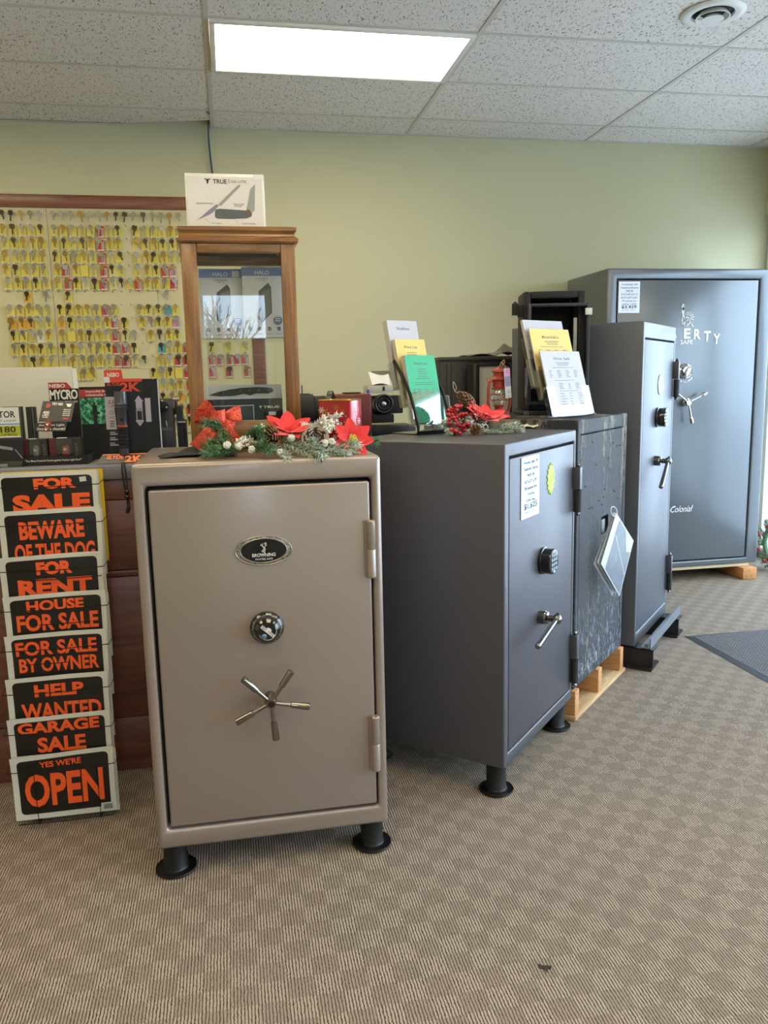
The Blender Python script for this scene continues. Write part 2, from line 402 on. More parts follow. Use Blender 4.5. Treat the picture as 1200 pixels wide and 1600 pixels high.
# ================================================================== safes
def steel(name, col, rough, metal=.55, tex=.12, scale=420, coat=.25):
    t = NT(name); o = t.obj(); n = t.noise(o, scale, 2); b = t.noise(o, 2.5, 2)
    c = lin(col); t.P(Base_Color=t.mix(b, tuple(x*.95 for x in c), tuple(x*1.05 for x in c)), Roughness=rough, Metallic=metal, Coat_Weight=coat, Coat_Roughness=.15)
    t.bump(n, tex, .0012); return t.m
M_beige = steel('champagne_enamel', '96877d', .30, .35, .04, 300, .55)
M_grey = steel('textured_charcoal', '55545a', .45, .42, .22, 480, .08)
M_slim = steel('slate_enamel', '5b5e65', .46, .35, .05, 300, .06)
M_lib = steel('granite_enamel', '666c72', .27, .3, .05, 300, .2)
M_gap = mat('gap_black', '050505', .8)
def safe_shell(root, w_, d, z0, z1, door, mt, depth=.035, bevel=.011, name='body'):
    """steel box with a pocket in its front for the door; door = (x0, x1, zb, zt)"""
    a, b, c, e = door
    m = MB()
    V = [(0, 0, z0), (w_, 0, z0), (w_, 0, z1), (0, 0, z1), (a, 0, c), (b, 0, c), (b, 0, e), (a, 0, e),
         (a, depth, c), (b, depth, c), (b, depth, e), (a, depth, e), (0, d, z0), (w_, d, z0), (w_, d, z1), (0, d, z1)]
    F = [(0, 1, 5, 4), (1, 2, 6, 5), (2, 3, 7, 6), (3, 0, 4, 7), (4, 5, 9, 8), (5, 6, 10, 9), (6, 7, 11, 10), (7, 4, 8, 11), (8, 9, 10, 11),
         (0, 12, 13, 1), (1, 13, 14, 2), (2, 14, 15, 3), (3, 15, 12, 0), (12, 15, 14, 13)]
    m.add(V, F)
    me = bpy.data.meshes.new(name); bm = bmesh.new(); bv = [bm.verts.new(p) for p in m.v]
    for f in m.f: bm.faces.new([bv[i] for i in f])
    bmesh.ops.recalc_face_normals(bm, faces=bm.faces[:])
    es = [x for x in bm.edges if x.calc_face_angle(0) > R(30)]
    bmesh.ops.bevel(bm, geom=es, offset=bevel, segments=3, affect='EDGES', profile=.5, clamp_overlap=True)
    bm.to_mesh(me); bm.free(); me.materials.append(mt); me.shade_smooth(); me.set_sharp_from_angle(angle=R(35))
    return link(name, me, root)
def gap_shade(root, door, depth):  # black strips deep in the door gap, standing in for its shade
    a, b, c, e = door
    m = MB(); y0, y1 = depth-.006, depth-.001; q = .014
    m.bx(a+.001, a+q, y0, y1, c, e).bx(b-q, b-.001, y0, y1, c, e).bx(a+q, b-q, y0, y1, c+.001, c+q).bx(a+q, b-q, y0, y1, e-q, e-.001)
    return m.build('door_gap_shade', M_gap, root, smooth=False)
def foot(root, x, y, h):
    m = MB(); m.lathe((x, y, 0), (0, 0, 1), [(.030, .001), (.054, .001), (.058, .006), (.057, .010), (.050, .008), (.036, .010), (.033, .016), (.033, h)], 28)
    m.lathe((x+.033, y-.004, h*.55), (1, -.3, 0), [(.004, -.001), (.004, .002)], 8)
    return m.build('leg', mat('foot_black', '060607', .45), root)
def finial_hinge(root, x, y, z0, z1, mt_top, mt_bot):
    zm = (z0+z1)/2; a, b = z0+.016, z1-.016
    m = MB()
    m.bx(x-.013, x+.013, y-.012, y+.02, zm+.0015, b); hi = m.build('hinge', mt_top, root, bevel=.002)
    MB().lathe((x, y, a), (0, 0, 1), [(.0145, 0), (.0145, zm-.0005-a)], 20).build('barrel', mt_bot, hi)
    for z, s in ((b, 1), (a, -1)):
        m = MB().lathe((x, y, z), (0, 0, s), [(.009, 0), (.010, .003), (.005, .005), (.0075, .009), (.0055, .013), (.002, .016)], 14)
        m.build('finial', mat('smoked_chrome', '7d7b79', .1, 1.0), hi)
    return hi
def keypad(root, x, z, y, r, depth, lit='9fb6cf'):
    o = MB().lathe((x, y, z), (0, -1, 0), [(r*1.03, 0), (r*1.03, depth*.2), (r*.96, depth*.24), (r*.98, depth*.9), (r*.92, depth), (r*.86, depth)], 36).build('keypad', M_blackgloss, root)
    m = MB(); yy = y-depth-.0004
    for i in range(3):
        for j in range(4):
            m.prism(ellipse(x+(i-1)*r*.42, z+r*.5-j*r*.34, r*.15, r*.12, 14), yy-.002, yy)
    m.prism(ellipse(x, z-r*.74, r*.24, r*.1, 16), yy-.0015, yy)
    m.build('keys', mat('keypad_keys', lit, .35), o)
    m = MB(); q = iter('123456789*0#')
    for j in range(4):
        for i in range(3):
            cx, cz = x+(i-1)*r*.42, z+r*.5-j*r*.34
            put_text(m, next(q), cx-r*.05, cx+r*.05, cz-r*.07, cz+r*.07, yy-.0026, off=.01)
    m.build('key_numbers', M_ink, o, smooth=False)
    return o
def lever(root, x, z, y, tip_dx, tip_dz):
    m = MB().lathe((x, y, z), (0, -1, 0), [(.024, 0), (.024, .022), (.021, .026), (.021, .03), (.012, .034), (.011, .052)], 28)
    m.sphere((x, y-.062, z), .0185, n=16, m=10)
    m.lathe((x, y-.062, z), (-tip_dx*.2, -.2, 1), [(.006, .015), (.006, .022), (.002, .024)], 10)
    d = Vector((tip_dx, -.012, tip_dz)); p0 = Vector((x, y-.062, z)); p1 = p0+d
    m.cyl(p0, p1, .0085, .0105, 16); m.sphere(p1, .0108, n=14, m=8)
    return m.build('handle', mat('smoked_chrome', '7d7b79', .1, 1.0), root)
# ---- champagne safe in front
SB = thing('gun_safe', 'champagne beige steel safe with black dial and five-spoke handle, nearest the viewer', 'safe', (-.256, 2.135, 0))
W_, D_, Z0, Z1 = .651, .555, .083, 1.158
door = (.029, .624, .139, 1.099)
safe_shell(SB, W_, D_, Z0, Z1, door, M_beige, .04, .012); gap_shade(SB, door, .04)
db = MB().bx(.038, .619, .002, .036, .147, 1.089).build('door', M_beige, SB, bevel=.006, seg=3)
for x, y in ((.042, .04), (.607, .04), (.06, .49), (.59, .49)): foot(SB, x, y, Z0+.004)
for za, zb in ((901, 812), (1202, 1118)):
    xa, z_lo = locl(SB, 591, za); xb, z_hi = locl(SB, 586, zb)
    zm = (z_lo+z_hi)/2; x = .618
    m = MB().lathe((x, -.006, zm+.001), (0, 0, 1), [(.0115, 0), (.0125, .0015), (.0125, z_hi-zm-.003), (.010, z_hi-zm)], 22)
    m.lathe((x, -.006, z_lo), (0, 0, 1), [(.010, 0), (.0125, .003), (.0125, zm-z_lo-.002), (.0115, zm-z_lo)], 22)
    m.bx(x-.016, x-.004, -.004, .012, z_lo+.004, z_hi-.002)
    m.build('hinge', M_beige, SB)
# oval emblem
ex, ez = locl(SB, 412, 860)
em = MB().prism(ellipse(ex, ez, .0755, .0405), -.001, .004)
t = NT('pewter_scroll'); sc = t.noise(t.obj(), 160, 3, .6, 2.5)
t.P(Base_Color=t.mix(t.n('ShaderNodeMapRange', {'Value': sc, 'From Min': .42, 'From Max': .58}).outputs[0], lin('4a463f'), lin('b8b2a6')), Metallic=.8, Roughness=.35); t.bump(sc, .6, .002)
eo = em.build('emblem', t.m, db, bevel=.0012)
m = MB()
for rr in (1.0, .83):
    m.tube([(ex+.0745*rr*math.cos(a), -.0015, ez+.0395*rr*math.sin(a)) for a in [2*PI*k/48 for k in range(48)]], .0012, 6, closed=True)
m.build('rim', mat('dull_silver', '9a968d', .3, .9), eo)
MB().prism(ellipse(ex, ez, .0605, .0315), -.0022, -.001).build('field', M_blackgloss, eo, smooth=False)
M_silver = mat('silver_print', 'd8d5cf', .45)
m = MB(); yy = -.0026
put_text(m, 'BROWNING', ex-.031, ex+.031, ez-.0165, ez-.007, yy, off=.02); put_text(m, 'PROSTEEL SAFES', ex-.023, ex+.023, ez-.0255, ez-.0205, yy)
def stroke(m, pts, wd, y, mi=None):
    """flat pen stroke through (x, z) points"""
    for (x0, z0), (x1, z1) in zip(pts, pts[1:]):
        d = Vector((x1-x0, z1-z0)); L = d.length
        if L < 1e-6: continue
        n = Vector((-d.y, d.x))/L*wd/2; e = d/L*wd*.25
        m.add([(x0+n.x-e.x, y, z0+n.y-e.y), (x0-n.x-e.x, y, z0-n.y-e.y), (x1-n.x+e.x, y, z1-n.y+e.y), (x1+n.x+e.x, y, z1+n.y+e.y)], [(0, 1, 2, 3)], mi)
S = .001
def st_(pts, wd): stroke(m, [(ex+x*S, ez+z*S) for x, z in pts], wd*S, yy)
st_([(2, -6), (1.5, -1), (4, 3), (2, 7), (-1, 9)], 3.2); st_([(2, 4), (-3, 1), (-5, -2), (-1, -3)], 2.4); st_([(3, 9), (5, 13), (4, 18), (6, 22)], 1.6)
st_([(5, 12), (8, 15), (7, 20)], 1.4); st_([(0, 10), (-3, 13), (-2, 19)], 1.5); st_([(-3, 13), (-7, 14), (-6, 18)], 1.3); st_([(4, 17), (1, 20)], 1.2)
m.build('emblem_print', M_silver, eo, smooth=False)
# combination dial
dx, dz = locl(SB, 417, 980)
di = MB().lathe((dx, .002, dz), (0, -1, 0), [(.045, 0), (.046, .006), (.044, .012), (.036, .018), (.0355, .030), (.033, .034), (.027, .040), (.025, .042)], 44).build('dial', M_blackgloss, db)
m = MB(); yy = -.0405
def rot2(x, z, a): return x*math.cos(a)-z*math.sin(a), x*math.sin(a)+z*math.cos(a)
ang = R(-43)
def dfn(p): q = rot2(p[0]-dx, p[2]-dz, ang); return (dx+q[0], p[1], dz+q[1])
m.add([dfn(p) for p in ((dx-.022, yy, dz-.004), (dx+.022, yy, dz-.004), (dx+.022, yy, dz+.005), (dx-.022, yy, dz+.005))], [(0, 1, 2, 3)])
m.add([dfn((dx+.008*math.cos(R(a)), yy, dz+.005+.006*math.sin(R(a)))) for a in range(0, 181, 15)], [tuple(range(13))])
m.tube([(dx+.0235*math.cos(a), yy+.0002, dz+.0235*math.sin(a)) for a in [R(200+10*k) for k in range(20)]], .0006, 5)
for k in range(60):
    a = 2*PI*k/60; r0, r1 = .0375, (.0415 if k % 5 == 0 else .0395)
    c_, s_ = math.cos(a), math.sin(a); q = .0005
    y0 = .002-.012-(.044-r0)/.008*.006; y1 = .002-.012-(.044-r1)/.008*.006
    m.add([(dx+r0*c_-q*s_, y0-.0006, dz+r0*s_+q*c_), (dx+r0*c_+q*s_, y0-.0006, dz+r0*s_-q*c_), (dx+r1*c_+q*s_, y1-.0006, dz+r1*s_-q*c_), (dx+r1*c_-q*s_, y1-.0006, dz+r1*s_+q*c_)], [(0, 1, 2, 3)])
m.build('dial_marks', M_silver, di, smooth=False)
m = MB(); put_text(m, 'EST. 1978', dx-.019, dx+.019, dz-.0025, dz+.0035, yy-.0004, off=.01, fn=dfn); m.build('dial_lettering', M_ink, di, smooth=False)
kx, kz = dx-.010, dz-.0125
MB().lathe((kx, -.040, kz), (0, -1, 0), [(.0075, 0), (.0075, .003), (.005, .004)], 18).build('key_lock', mat('blue_steel_lock', '7fa6bb', .25, .9), di)
# five-spoke handle
hx, hz = locl(SB, 424, 1101, -.055)
h = MB().lathe((hx, .002, hz), (0, -1, 0), [(.017, 0), (.017, .034), (.0145, .038), (.0145, .052), (.013, .056), (.009, .056), (.0085, .052)], 28)
for a in (133, 56.4, -10.4, -85, 205):
    d = Vector((math.cos(R(a)), -.06, math.sin(R(a)))); p = Vector((hx, -.042, hz))
    h.lathe(p+d*.008, d, [(.0048, 0), (.0058, .045), (.0085, .047), (.0100, .094), (.0095, .097), (.005, .0985)], 16)
ho = h.build('handle', M_nickel, db); MB().lathe((hx, -.051, hz), (0, -1, 0), [(.0085, 0), (.0085, .002)], 20).build('cap', M_blackgloss, ho)
# ---- charcoal safe, turned
AG = math.atan2(.741, .672)
SG = thing('gun_safe', 'charcoal textured safe with lime sold sticker, keypad and lever handle', 'safe', (.811, 2.319, 0), AG)
W_, D_, Z0, Z1 = .674, .58, .108, 1.160
door = (.036, .655, .148, 1.118)
safe_shell(SG, W_, D_, Z0, Z1, door, M_grey, .03, .006); gap_shade(SG, door, .03)
dg = MB().bx(.042, .650, .001, .028, .156, 1.110).build('door', M_grey, SG, bevel=.004)
for x, y in ((.054, .05), (.62, .045), (.06, .52), (.61, .52)): foot(SG, x, y, Z0+.004)
for (pa, pb) in (((901, 803), (900, 722)), ((896, 1066), (897, 981))):
    _, zl = locl(SG, *pa); _, zh = locl(SG, *pb); finial_hinge(SG, .655, -.016, zl, zh, mat('dark_grey_steel', '55545a', .4, .4), M_blackmat)
kx, kz = locl(SG, 861, 877, -.03); keypad(dg, kx, kz, .001, .046, .042)
hx, hz = locl(SG, 852, 965, -.02); tx, tz = locl(SG, 846, 1006, -.075); lever(dg, hx, hz, .001, tx-hx-.025, tz-hz+.0)
def price_tag(root, x0, x1, z0, z1, rows, price, tint, label=None):
    mt = mat('tag_'+tint, tint, .35, coat=.4)
    g = MB().bx(x0, x1, -.0025, -.0005, z0, z1).build('price_tag', mat('tag_sleeve', 'dfe3ea', .25, coat=.5), root, smooth=False)
    MB().bx(x0+.006, x1-.006, -.0032, -.0025, z0+.006, z1-.006).build('tag_card', mt, g, smooth=False)
    m = MB(); h = z1-z0; wd = x1-x0; yy = -.0036
    for i, (s, fw) in enumerate(rows):
        zc = z1-h*(.09+.105*i); put_text(m, s, (x0+x1)/2-wd*fw/2, (x0+x1)/2+wd*fw/2, zc-h*.027, zc+h*.027, yy, off=.012)
    put_text(m, price, x0+wd*.14, x1-wd*.14, z0+h*.13, z0+h*.245, yy, off=.02)
    put_text(m, 'plus tax', x0+wd*.2, x1-wd*.2, z0+h*.075, z0+h*.11, yy)
    m.build('tag_print', M_ink, g, smooth=False); return g
x0, zt = locl(SG, 814, 716); x1, zb = locl(SG, 841, 797)
price_tag(dg, x0, x1, zb-.01, zt, (('Home Safe 30', .8), ('Textured Charcoal', .8), ('400 lb', .4), ('42"x27"x20"', .7), ('30 minute fire', .7), ('rating', .4), ('1200 deg', .5)), '$1,625', 'b9cfe2')
sx, sz = locl(SG, 860.5, 748); m = MB()
star = [(sx+(.040 if k % 2 else .030)*math.cos(2*PI*k/28)*.95, sz+(.056 if k % 2 else .044)*math.sin(2*PI*k/28)) for k in range(28)][::-1]
so = m.prism(star, -.0016, .0006).build('sold_sticker', mat('lime_sticker', 'aef52a', .5), dg, smooth=False); so['label'] = 'lime starburst sticker'
m = MB(); put_text(m, 'sold', -.024, .024, -.010, .012, 0, off=-.02, shear=.2)
vs_ = [rot2(x, z, R(38)) for x, _, z in m.v]; m.v = [(sx+a*1.0, -.0019, sz+b) for a, b in vs_]; m.build('sticker_writing', mat('green_ink', '5f7a2a', .6), so, smooth=False)
# ---- old weathered safe on a pallet
AO = math.atan2(.719, .695)
t = NT('peeling_black_paint'); o = t.obj(); sp = t.n('ShaderNodeSeparateXYZ', {0: o})
vst = t.mapped(o, (30, 30, 6)); n1 = t.noise(vst, 2.4, 8, .75, .4); n2 = t.noise(t.mapped(o, (90, 90, 45)), 2.5, 6, .8); colm = t.noise(t.mapped(o, (7, 7, .7)), 1.6, 2, .5)
hgt = t.n('ShaderNodeMapRange', {'Value': sp.outputs[2], 'From Min': .55, 'From Max': 1.25}).outputs[0]
pk = t.math('ADD', t.math('MULTIPLY', n1, .42), t.math('ADD', t.math('MULTIPLY', n2, .30), t.math('ADD', t.math('MULTIPLY', hgt, .08), t.math('MULTIPLY', colm, .42))))
peel = t.n('ShaderNodeMapRange', {'Value': pk, 'From Min': .652, 'From Max': .69}).outputs[0]
low = t.n('ShaderNodeMapRange', {'Value': sp.outputs[2], 'From Min': .52, 'From Max': .15}).outputs[0]
scr = t.noise(t.mapped(o, (30, 30, 9), (0, R(28), R(10))), 2.6, 7, .7, 1.0)
scm = t.math('MULTIPLY', t.n('ShaderNodeMapRange', {'Value': scr, 'From Min': .52, 'From Max': .62}).outputs[0], low)
base = t.mix(t.n('ShaderNodeMapRange', {'Value': n2, 'From Min': .35, 'From Max': .65}).outputs[0], lin('0e0e11'), lin('3b3c42'))
col = t.mix(peel, base, t.mix(n2, lin('4d473d'), lin('b8ae9a'))); col = t.mix(t.math('MULTIPLY', scm, .85), col, lin('b4bbc6'))
t.P(Base_Color=col, Roughness=t.n('ShaderNodeMapRange', {'Value': n2, 'To Min': .42, 'To Max': .7}).outputs[0], Metallic=.1)
t.bump(t.math('ADD', t.math('MULTIPLY', peel, 1.0), n2), 1.0, .006); M_old = t.m
SO = thing('old_safe', 'old black safe with peeling paint standing on a wooden pallet', 'safe', (1.29, 2.86, 0), AO)
W_, D_, Z0, Z1 = .622, .62, .122, 1.192
door = (.034, .588, .165, 1.135)
safe_shell(SO, W_, D_, Z0, Z1, door, M_old, .03, .006)
do = MB()
sx0, szt = locl(SO, 938, 803); sx1, szb = locl(SO, 958, 818)
sx0, sx1, szb, szt = .30, .395, .70, .775
do.bx(.038, sx0, .002, .028, .169, 1.131).bx(sx1, .584, .002, .028, .169, 1.131).bx(sx0, sx1, .002, .028, szt, 1.131).bx(sx0, sx1, .002, .028, .169, szb)
do = do.build('door', M_old, SO, smooth=False)
MB().bx(sx0, sx1, .024, .028, szb, szt).build('handle_recess', M_blackmat, do, smooth=False)
MB().bx(sx0+.012, sx1-.035, .004, .024, szb+.002, szt-.014).build('handle', M_black, do, bevel=.003)
rng = random.Random(4)
for i in range(16): MB().sphere((rng.uniform(.06, .57), .001, rng.uniform(.8, 1.12)), .003, n=8, m=4).build('rivet', M_blackmat, SO)
P_w = wood('pallet_pine', '9a6a3c', 'c08a55', 'd8a871', (14, 1.2, 14), .75, 0)
PA = thing('pallet', 'pale wooden pallet under the old peeling safe', 'pallet', (1.29, 2.86, 0), AO)
for u0 in (-.012, .27, .575):
    MB().bx(u0, u0+.045, -.012, .60, .018, .121).build('stringer', P_w, PA, bevel=.002)
for v0 in (-.018, .26, .52):
    MB().bx(-.02, .635, v0, v0+.09, .001, .0178).build('deck_board', wood('pallet_board', '9a7a52', 'bf9c70', 'd7bd94', (1.2, 14, 14), .8, 0), PA, bevel=.0015)
# ---- slim tall safe
AS = math.atan2(.48, .436)
SS = thing('gun_safe', 'tall narrow slate grey safe on black steel skids, before the big safe', 'safe', (1.803, 3.334, 0), AS)
W_, D_, Z0, Z1 = .648, .62, .100, 1.588
_a = locl(SS, 1009.3, 529); _b = locl(SS, 1055.5, 531); _c = locl(SS, 992.8, 990); _d = locl(SS, 1037, 944)
xr = (_b[0]+_d[0])/2; door = (.03, xr+.006, min(_c[1], .19)-.004, _a[1]+.004)
safe_shell(SS, W_, D_, Z0, Z1, door, M_slim, .03, .006); gap_shade(SS, door, .03)
ds = MB().bx(door[0]+.006, door[1]-.005, .001, .028, door[2]+.006, door[3]-.007).build('door', M_slim, SS, bevel=.004)
for (pa, pb) in (((1052, 625), (1053, 560)), ((1042, 923), (1043, 862))):
    _, zl = locl(SS, *pa); _, zh = locl(SS, *pb); finial_hinge(SS, xr+.006, -.016, zl, zh, mat('dark_grey_steel', '55545a', .4, .4), M_blackmat)
x, z = locl(SS, 1032, 601); b = MB().prism(ellipse(x, z, .052, .050), -.003, .001).build('badge', mat('badge_silver', 'b8c2cc', .3, .7), ds, bevel=.001)
MB().prism(ellipse(x, z, .038, .037), -.0036, -.003).build('badge_field', mat('badge_blue', '5f7fa0', .35), b, smooth=False)
m = MB(); stroke(m, [(x-.02, z-.008), (x-.008, z+.012), (x+.004, z-.002), (x+.02, z+.010)], .006, -.004); stroke(m, [(x-.02, z-.018), (x+.02, z-.018)], .004, -.004); m.build('badge_mark', M_silver, b, smooth=False)
x, z = locl(SS, 1037, 652, -.03); keypad(ds, x, z, .001, .046, .045)
x, z = locl(SS, 1030, 720, -.02); tx, tz = locl(SS, 1036, 759, -.075); lever(ds, x, z, .001, tx-x-.03, tz-z)
M_skid = mat('black_skid', '1b1b1d', .45); M_skidg = mat('grey_angle_iron', '7e848d', .4, .5)
for u0 in (-.004, .545):
    m = MB(); m.bx(u0, u0+.006, -.088, .60, .012, .098).bx(u0, u0+.09, -.088, .60, .092, .098).bx(u0-.02, u0+.12, -.088, .60, .003, .012)
    m.build('skid', M_skid, SS, smooth=False)
m = MB(); m.bx(-.0, .64, -.075, -.069, .100, .150).bx(-.0, .64, -.069, -.030, .100, .106); m.M = Matrix.Identity(4)
m.lathe((.02, -.05, .106), (0, 0, 1), [(.008, 0), (.008, .008), (.004, .012)], 8)
m.build('crossbar', M_skidg, SS, smooth=False)
# ---- big safe in the corner
SL = thing('gun_safe', 'large slate safe with statue logo and three-spoke handle in the back corner', 'safe', (2.292, 4.70, 0))
W_, D_, Z0, Z1 = 1.118, .60, .100, 1.995
a = locl(SL, 965.5, 437); b = locl(SL, 1187, 437); c = locl(SL, 1165, 869)
door = (a[0]-.004, b[0]+.008, c[1]-.008, (a[1]+b[1])/2+.006)
safe_shell(SL, W_, D_, Z0, Z1, door, M_lib, .035, .010); gap_shade(SL, door, .035)
dl = MB().bx(door[0]+.006, door[1]-.012, .002, .032, door[2]+.009, door[3]-.008).build('door', M_lib, SL, bevel=.004)
def L(px, py, y=0): return locl(SL, px, py, y)
x0, zt = L(967, 440); x1, zb = L(998.5, 489)
price_tag(dl, x0, x1, zb, zt, (('Colonial 50', .75), ('Textured Granite', .85), ('705 lb', .35), ('72.5"x42"x27.5"', .8), ('60.5"x37"x20"', .8), ('75 minute fire', .7), ('rating 1200', .7)), '$3,429', 'd3d8de')
m = MB(); yy = -.0006
def arc(p, cx=None): return p
x0, zb = L(1023, 534); x1, zt = L(1128, 517)
fx = [1023, 1044, 1066, 1081, 1099, 1116]
word = 'LIBERTY'
cen = [L(1015, 528)[0], L(1031, 528)[0], L(1051.5, 526)[0], L(1073.5, 524.5)[0], L(1089.5, 524)[0], L(1105, 523.5)[0], L(1120, 525)[0]]
wds = [.046, .014, .046, .046, .048, .048, .048]; zc = L(1080, 521)[1]
for ch, cx, wd in zip(word, cen, wds): 
    dzz = -((cx-cen[3]+.02)/.13)**2*.012
    put_text(m, ch, cx-wd/2, cx+wd/2, zc-.032+dzz, zc+.032+dzz, yy, off=.035)
xa, za = L(1063, 538); xb, zb = L(1082.5, 532.5); put_text(m, 'SAFE', xa, xb, za, zb+.006, yy, off=.03)
lx, lz = L(1074, 496); S = .00098*1.9
def stl(pts, wd): stroke(m, [(lx+x*S, lz+z*S) for x, z in pts], wd*S*1.35, yy)
stl([(-19, 42), (-14, 38), (-17, 33), (-13, 28), (-19, 28), (-20, 36)], 3.5); stl([(-18, 28), (-14, 25), (-15, 12)], 3); stl([(-20, 27), (-18, 10), (-17, -8)], 2.5); stl([(-15, 12), (-10, -4), (-6, -8)], 2.5)
stl([(-19, -6), (-16, -28), (-8, -14), (-4, -8)], 4); stl([(-18, -14), (-13, -20)], 2.5)
stl([(-4, -2), (-2, 6), (6, 8), (12, 2), (10, -8), (6, -14)], 3); stl([(-6, -8), (4, -12), (14, -20), (22, -30)], 3.2); stl([(2, -22), (8, -20)], 2); stl([(-2, -28), (3, -24), (6, -24)], 2); stl([(0, 0), (6, 0)], 2); stl([(2, -5), (6, -4)], 1.6)
for a_ in (-18, 8, 32, 58, 82, 106, 132):
    ca, sa = math.cos(R(a_)), math.sin(R(a_)); stl([(4+9*ca, -1+9*sa), (4+20*ca, -1+20*sa)], 1.8)
dx, dz = L(1074, 580, -.03)
for k, ch in enumerate('MADE IN THE U.S.A.'):
    if ch == ' ': continue
    a_ = R(-140+k*5.9); cx, cz = dx+.066*math.cos(a_), dz+.066*math.sin(a_)
    def fn(p, cx=cx, cz=cz, a_=a_):
        q = rot2(p[0]-cx, p[2]-cz, a_+PI/2); return (cx+q[0], p[1], cz+q[1])
    put_text(m, ch, cx-.0045, cx+.0045, cz-.005, cz+.005, yy, off=.01, fn=fn)
xa, za = L(1047.5, 801); xb, zb = L(1083, 789); put_text(m, 'Colonial', xa, xb, za, zb, yy, shear=.45)
stroke(m, [(xa-.004, za+.012), (xa+.006, za+.03), (xa+.03, za+.034)], .003, yy); stroke(m, [(xb-.012, za+.02), (xb-.004, za+.042)], .003, yy)
m.build('door_lettering', mat('white_decal', 'e6e6e4', .5), dl, smooth=False)
di = MB().lathe((dx, .002, dz), (0, -1, 0), [(.046, 0), (.047, .008), (.044, .016), (.036, .02), (.035, .034), (.031, .038), (.029, .037), (.012, .034)], 40).build('dial', M_chrome, dl)
m = MB().box((dx, -.036, dz), (.020, .012, .050), rot=Matrix.Rotation(R(35), 3, 'Y')); m.build('dial_knob', M_chrome, di, bevel=.004)
hx, hz = L(1077, 629, -.055)
h = MB().lathe((hx, .002, hz), (0, -1, 0), [(.028, 0), (.026, .03), (.020, .034), (.020, .056), (.017, .060), (.011, .058)], 28)
for a_ in (26, 144, 282):
    d = Vector((math.cos(R(a_)), -.05, math.sin(R(a_)))); p = Vector((hx, -.045, hz))
    h.lathe(p+d*.012, d, [(.0055, 0), (.006, .08), (.0105, .086), (.0115, .115), (.009, .122), (.004, .124)], 14)
h.build('handle', M_chrome, dl)
P_b = wood('skid_block', 'a5703f', 'c98f58', 'd9a872', (14, 1.0, 14), .7, 0)
MB().bx(.015, 1.072, .02, .58, .078, .0998).build('skid_board', wood('plywood', 'cdb48a', 'dcc6a0', 'e6d5b4', (1, 12, 12), .7, 0), SL, bevel=.001)
for x0 in (.06, .99): MB().bx(x0, x0+.10, -.045, .58, .001, .0778).build('skid_block', P_b, SL, bevel=.003)
# ================================================================== counter, signs, key board
W_ct = wood('counter_walnut', '573226', '754637', '8d5845', (.9, 9, 9), .38, .25)
CT = 1.094
ct = thing('counter', 'dark red-brown wooden counter with grey laminate top behind the sign rack', 'counter', (-.9, 2.82, 0))
m = MB(); m.bx(-1.9, 1.33, .012, .62, 0, 1.048); m.build('carcass', W_ct, ct, smooth=False)
zs = [0, .165, .29, .60, .905, .975, 1.047]
zs = sorted([0.0, on(100, 1150, 0).z, at(205, 1120, 2.82).z, at(205, 890, 2.82).z, at(205, 780, 2.82).z, at(205, 900, 2.82).z, 1.047])
for a, b in zip(zs, zs[1:]):
    if b-a > .004: MB().bx(-1.9, 1.33, .0, .0125, a+.0015, b-.0015).build('front_board', W_ct, ct, bevel=.0025)
t = NT('grey_laminate'); n = t.noise(t.obj(), 420, 2, .7)
t.P(Base_Color=t.mix(n, lin('4a4a50'), lin('93939b')), Roughness=.4)
MB().bx(-1.9, 1.345, -.02, .63, 1.048, CT).build('countertop', t.m, ct, bevel=.004)
bc = thing('work_table', 'black-topped work table behind the charcoal safe holding the key machines', 'table', (.63, 3.56, 0))
MB().bx(-.17, .18, -.29, .30, 1.06, CT).build('tabletop', M_blackmat, bc, bevel=.003)
for x in (-.14, .15):
    for y in (-.26, .27): MB().bx(x-.02, x+.02, y-.02, y+.02, 0, 1.0595).build('leg', M_black, bc, smooth=False)
# ---- key board on the wall
YW = YB
kb = thing('key_board', 'cream pegboard full of hanging keys with dark wood trim on green wall', 'board', (-.55, YW, 1.8))
M_peg = paint_mat('cream_board', 'c5bf98', 'cdc7a2')
M_trim = wood('mahogany_trim', '55291d', '7d4630', '985a40', (1.5, 14, 14), .35, .3)
seams = [-1.03, -.255]
xs = [-1.02-.5]+seams+[.168]
X0b = -1.75
for a, b in zip([X0b]+[s for s in (-1.018, -.40)], [s for s in (-1.018, -.40)]+[.168]):
    MB().bx(a+.55+.0012, b+.55-.0012, -.014, -.001, -.75, .615).build('panel', M_peg, kb, smooth=False)
MB().bx(X0b+.55, .805, -.026, -.001, .6155, .690).build('top_trim', M_trim, kb, bevel=.003)
MB().bx(.7185, .798, -.026, -.001, -.75, .6150).build('side_trim', M_trim, kb, bevel=.003)
M_brass = mat('key_brass', '94793f', .4, .5, vscale=60, var=.15); M_nsil = mat('key_nickel', '8f8c82', .4, .5, vscale=60, var=.15)
M_dbr = mat('key_dark', '453a2b', .4, .5, vscale=60, var=.2)
M_yel = mat('card_yellow', 'd3c456', .5); M_yel2 = mat('card_pale_yellow', 'd6cb82', .5); M_ora = mat('card_orange', 'dba93a', .5)
M_red = mat('card_red', 'c43a3f', .5); M_pnk = mat('card_pink', 'cf8fb0', .5); M_blu = mat('card_blue', '4f9aa3', .5); M_cw = mat('card_white', 'd8d5c4', .6)
M_hook = mat('hook_wire', '5c594f', .4, .6)
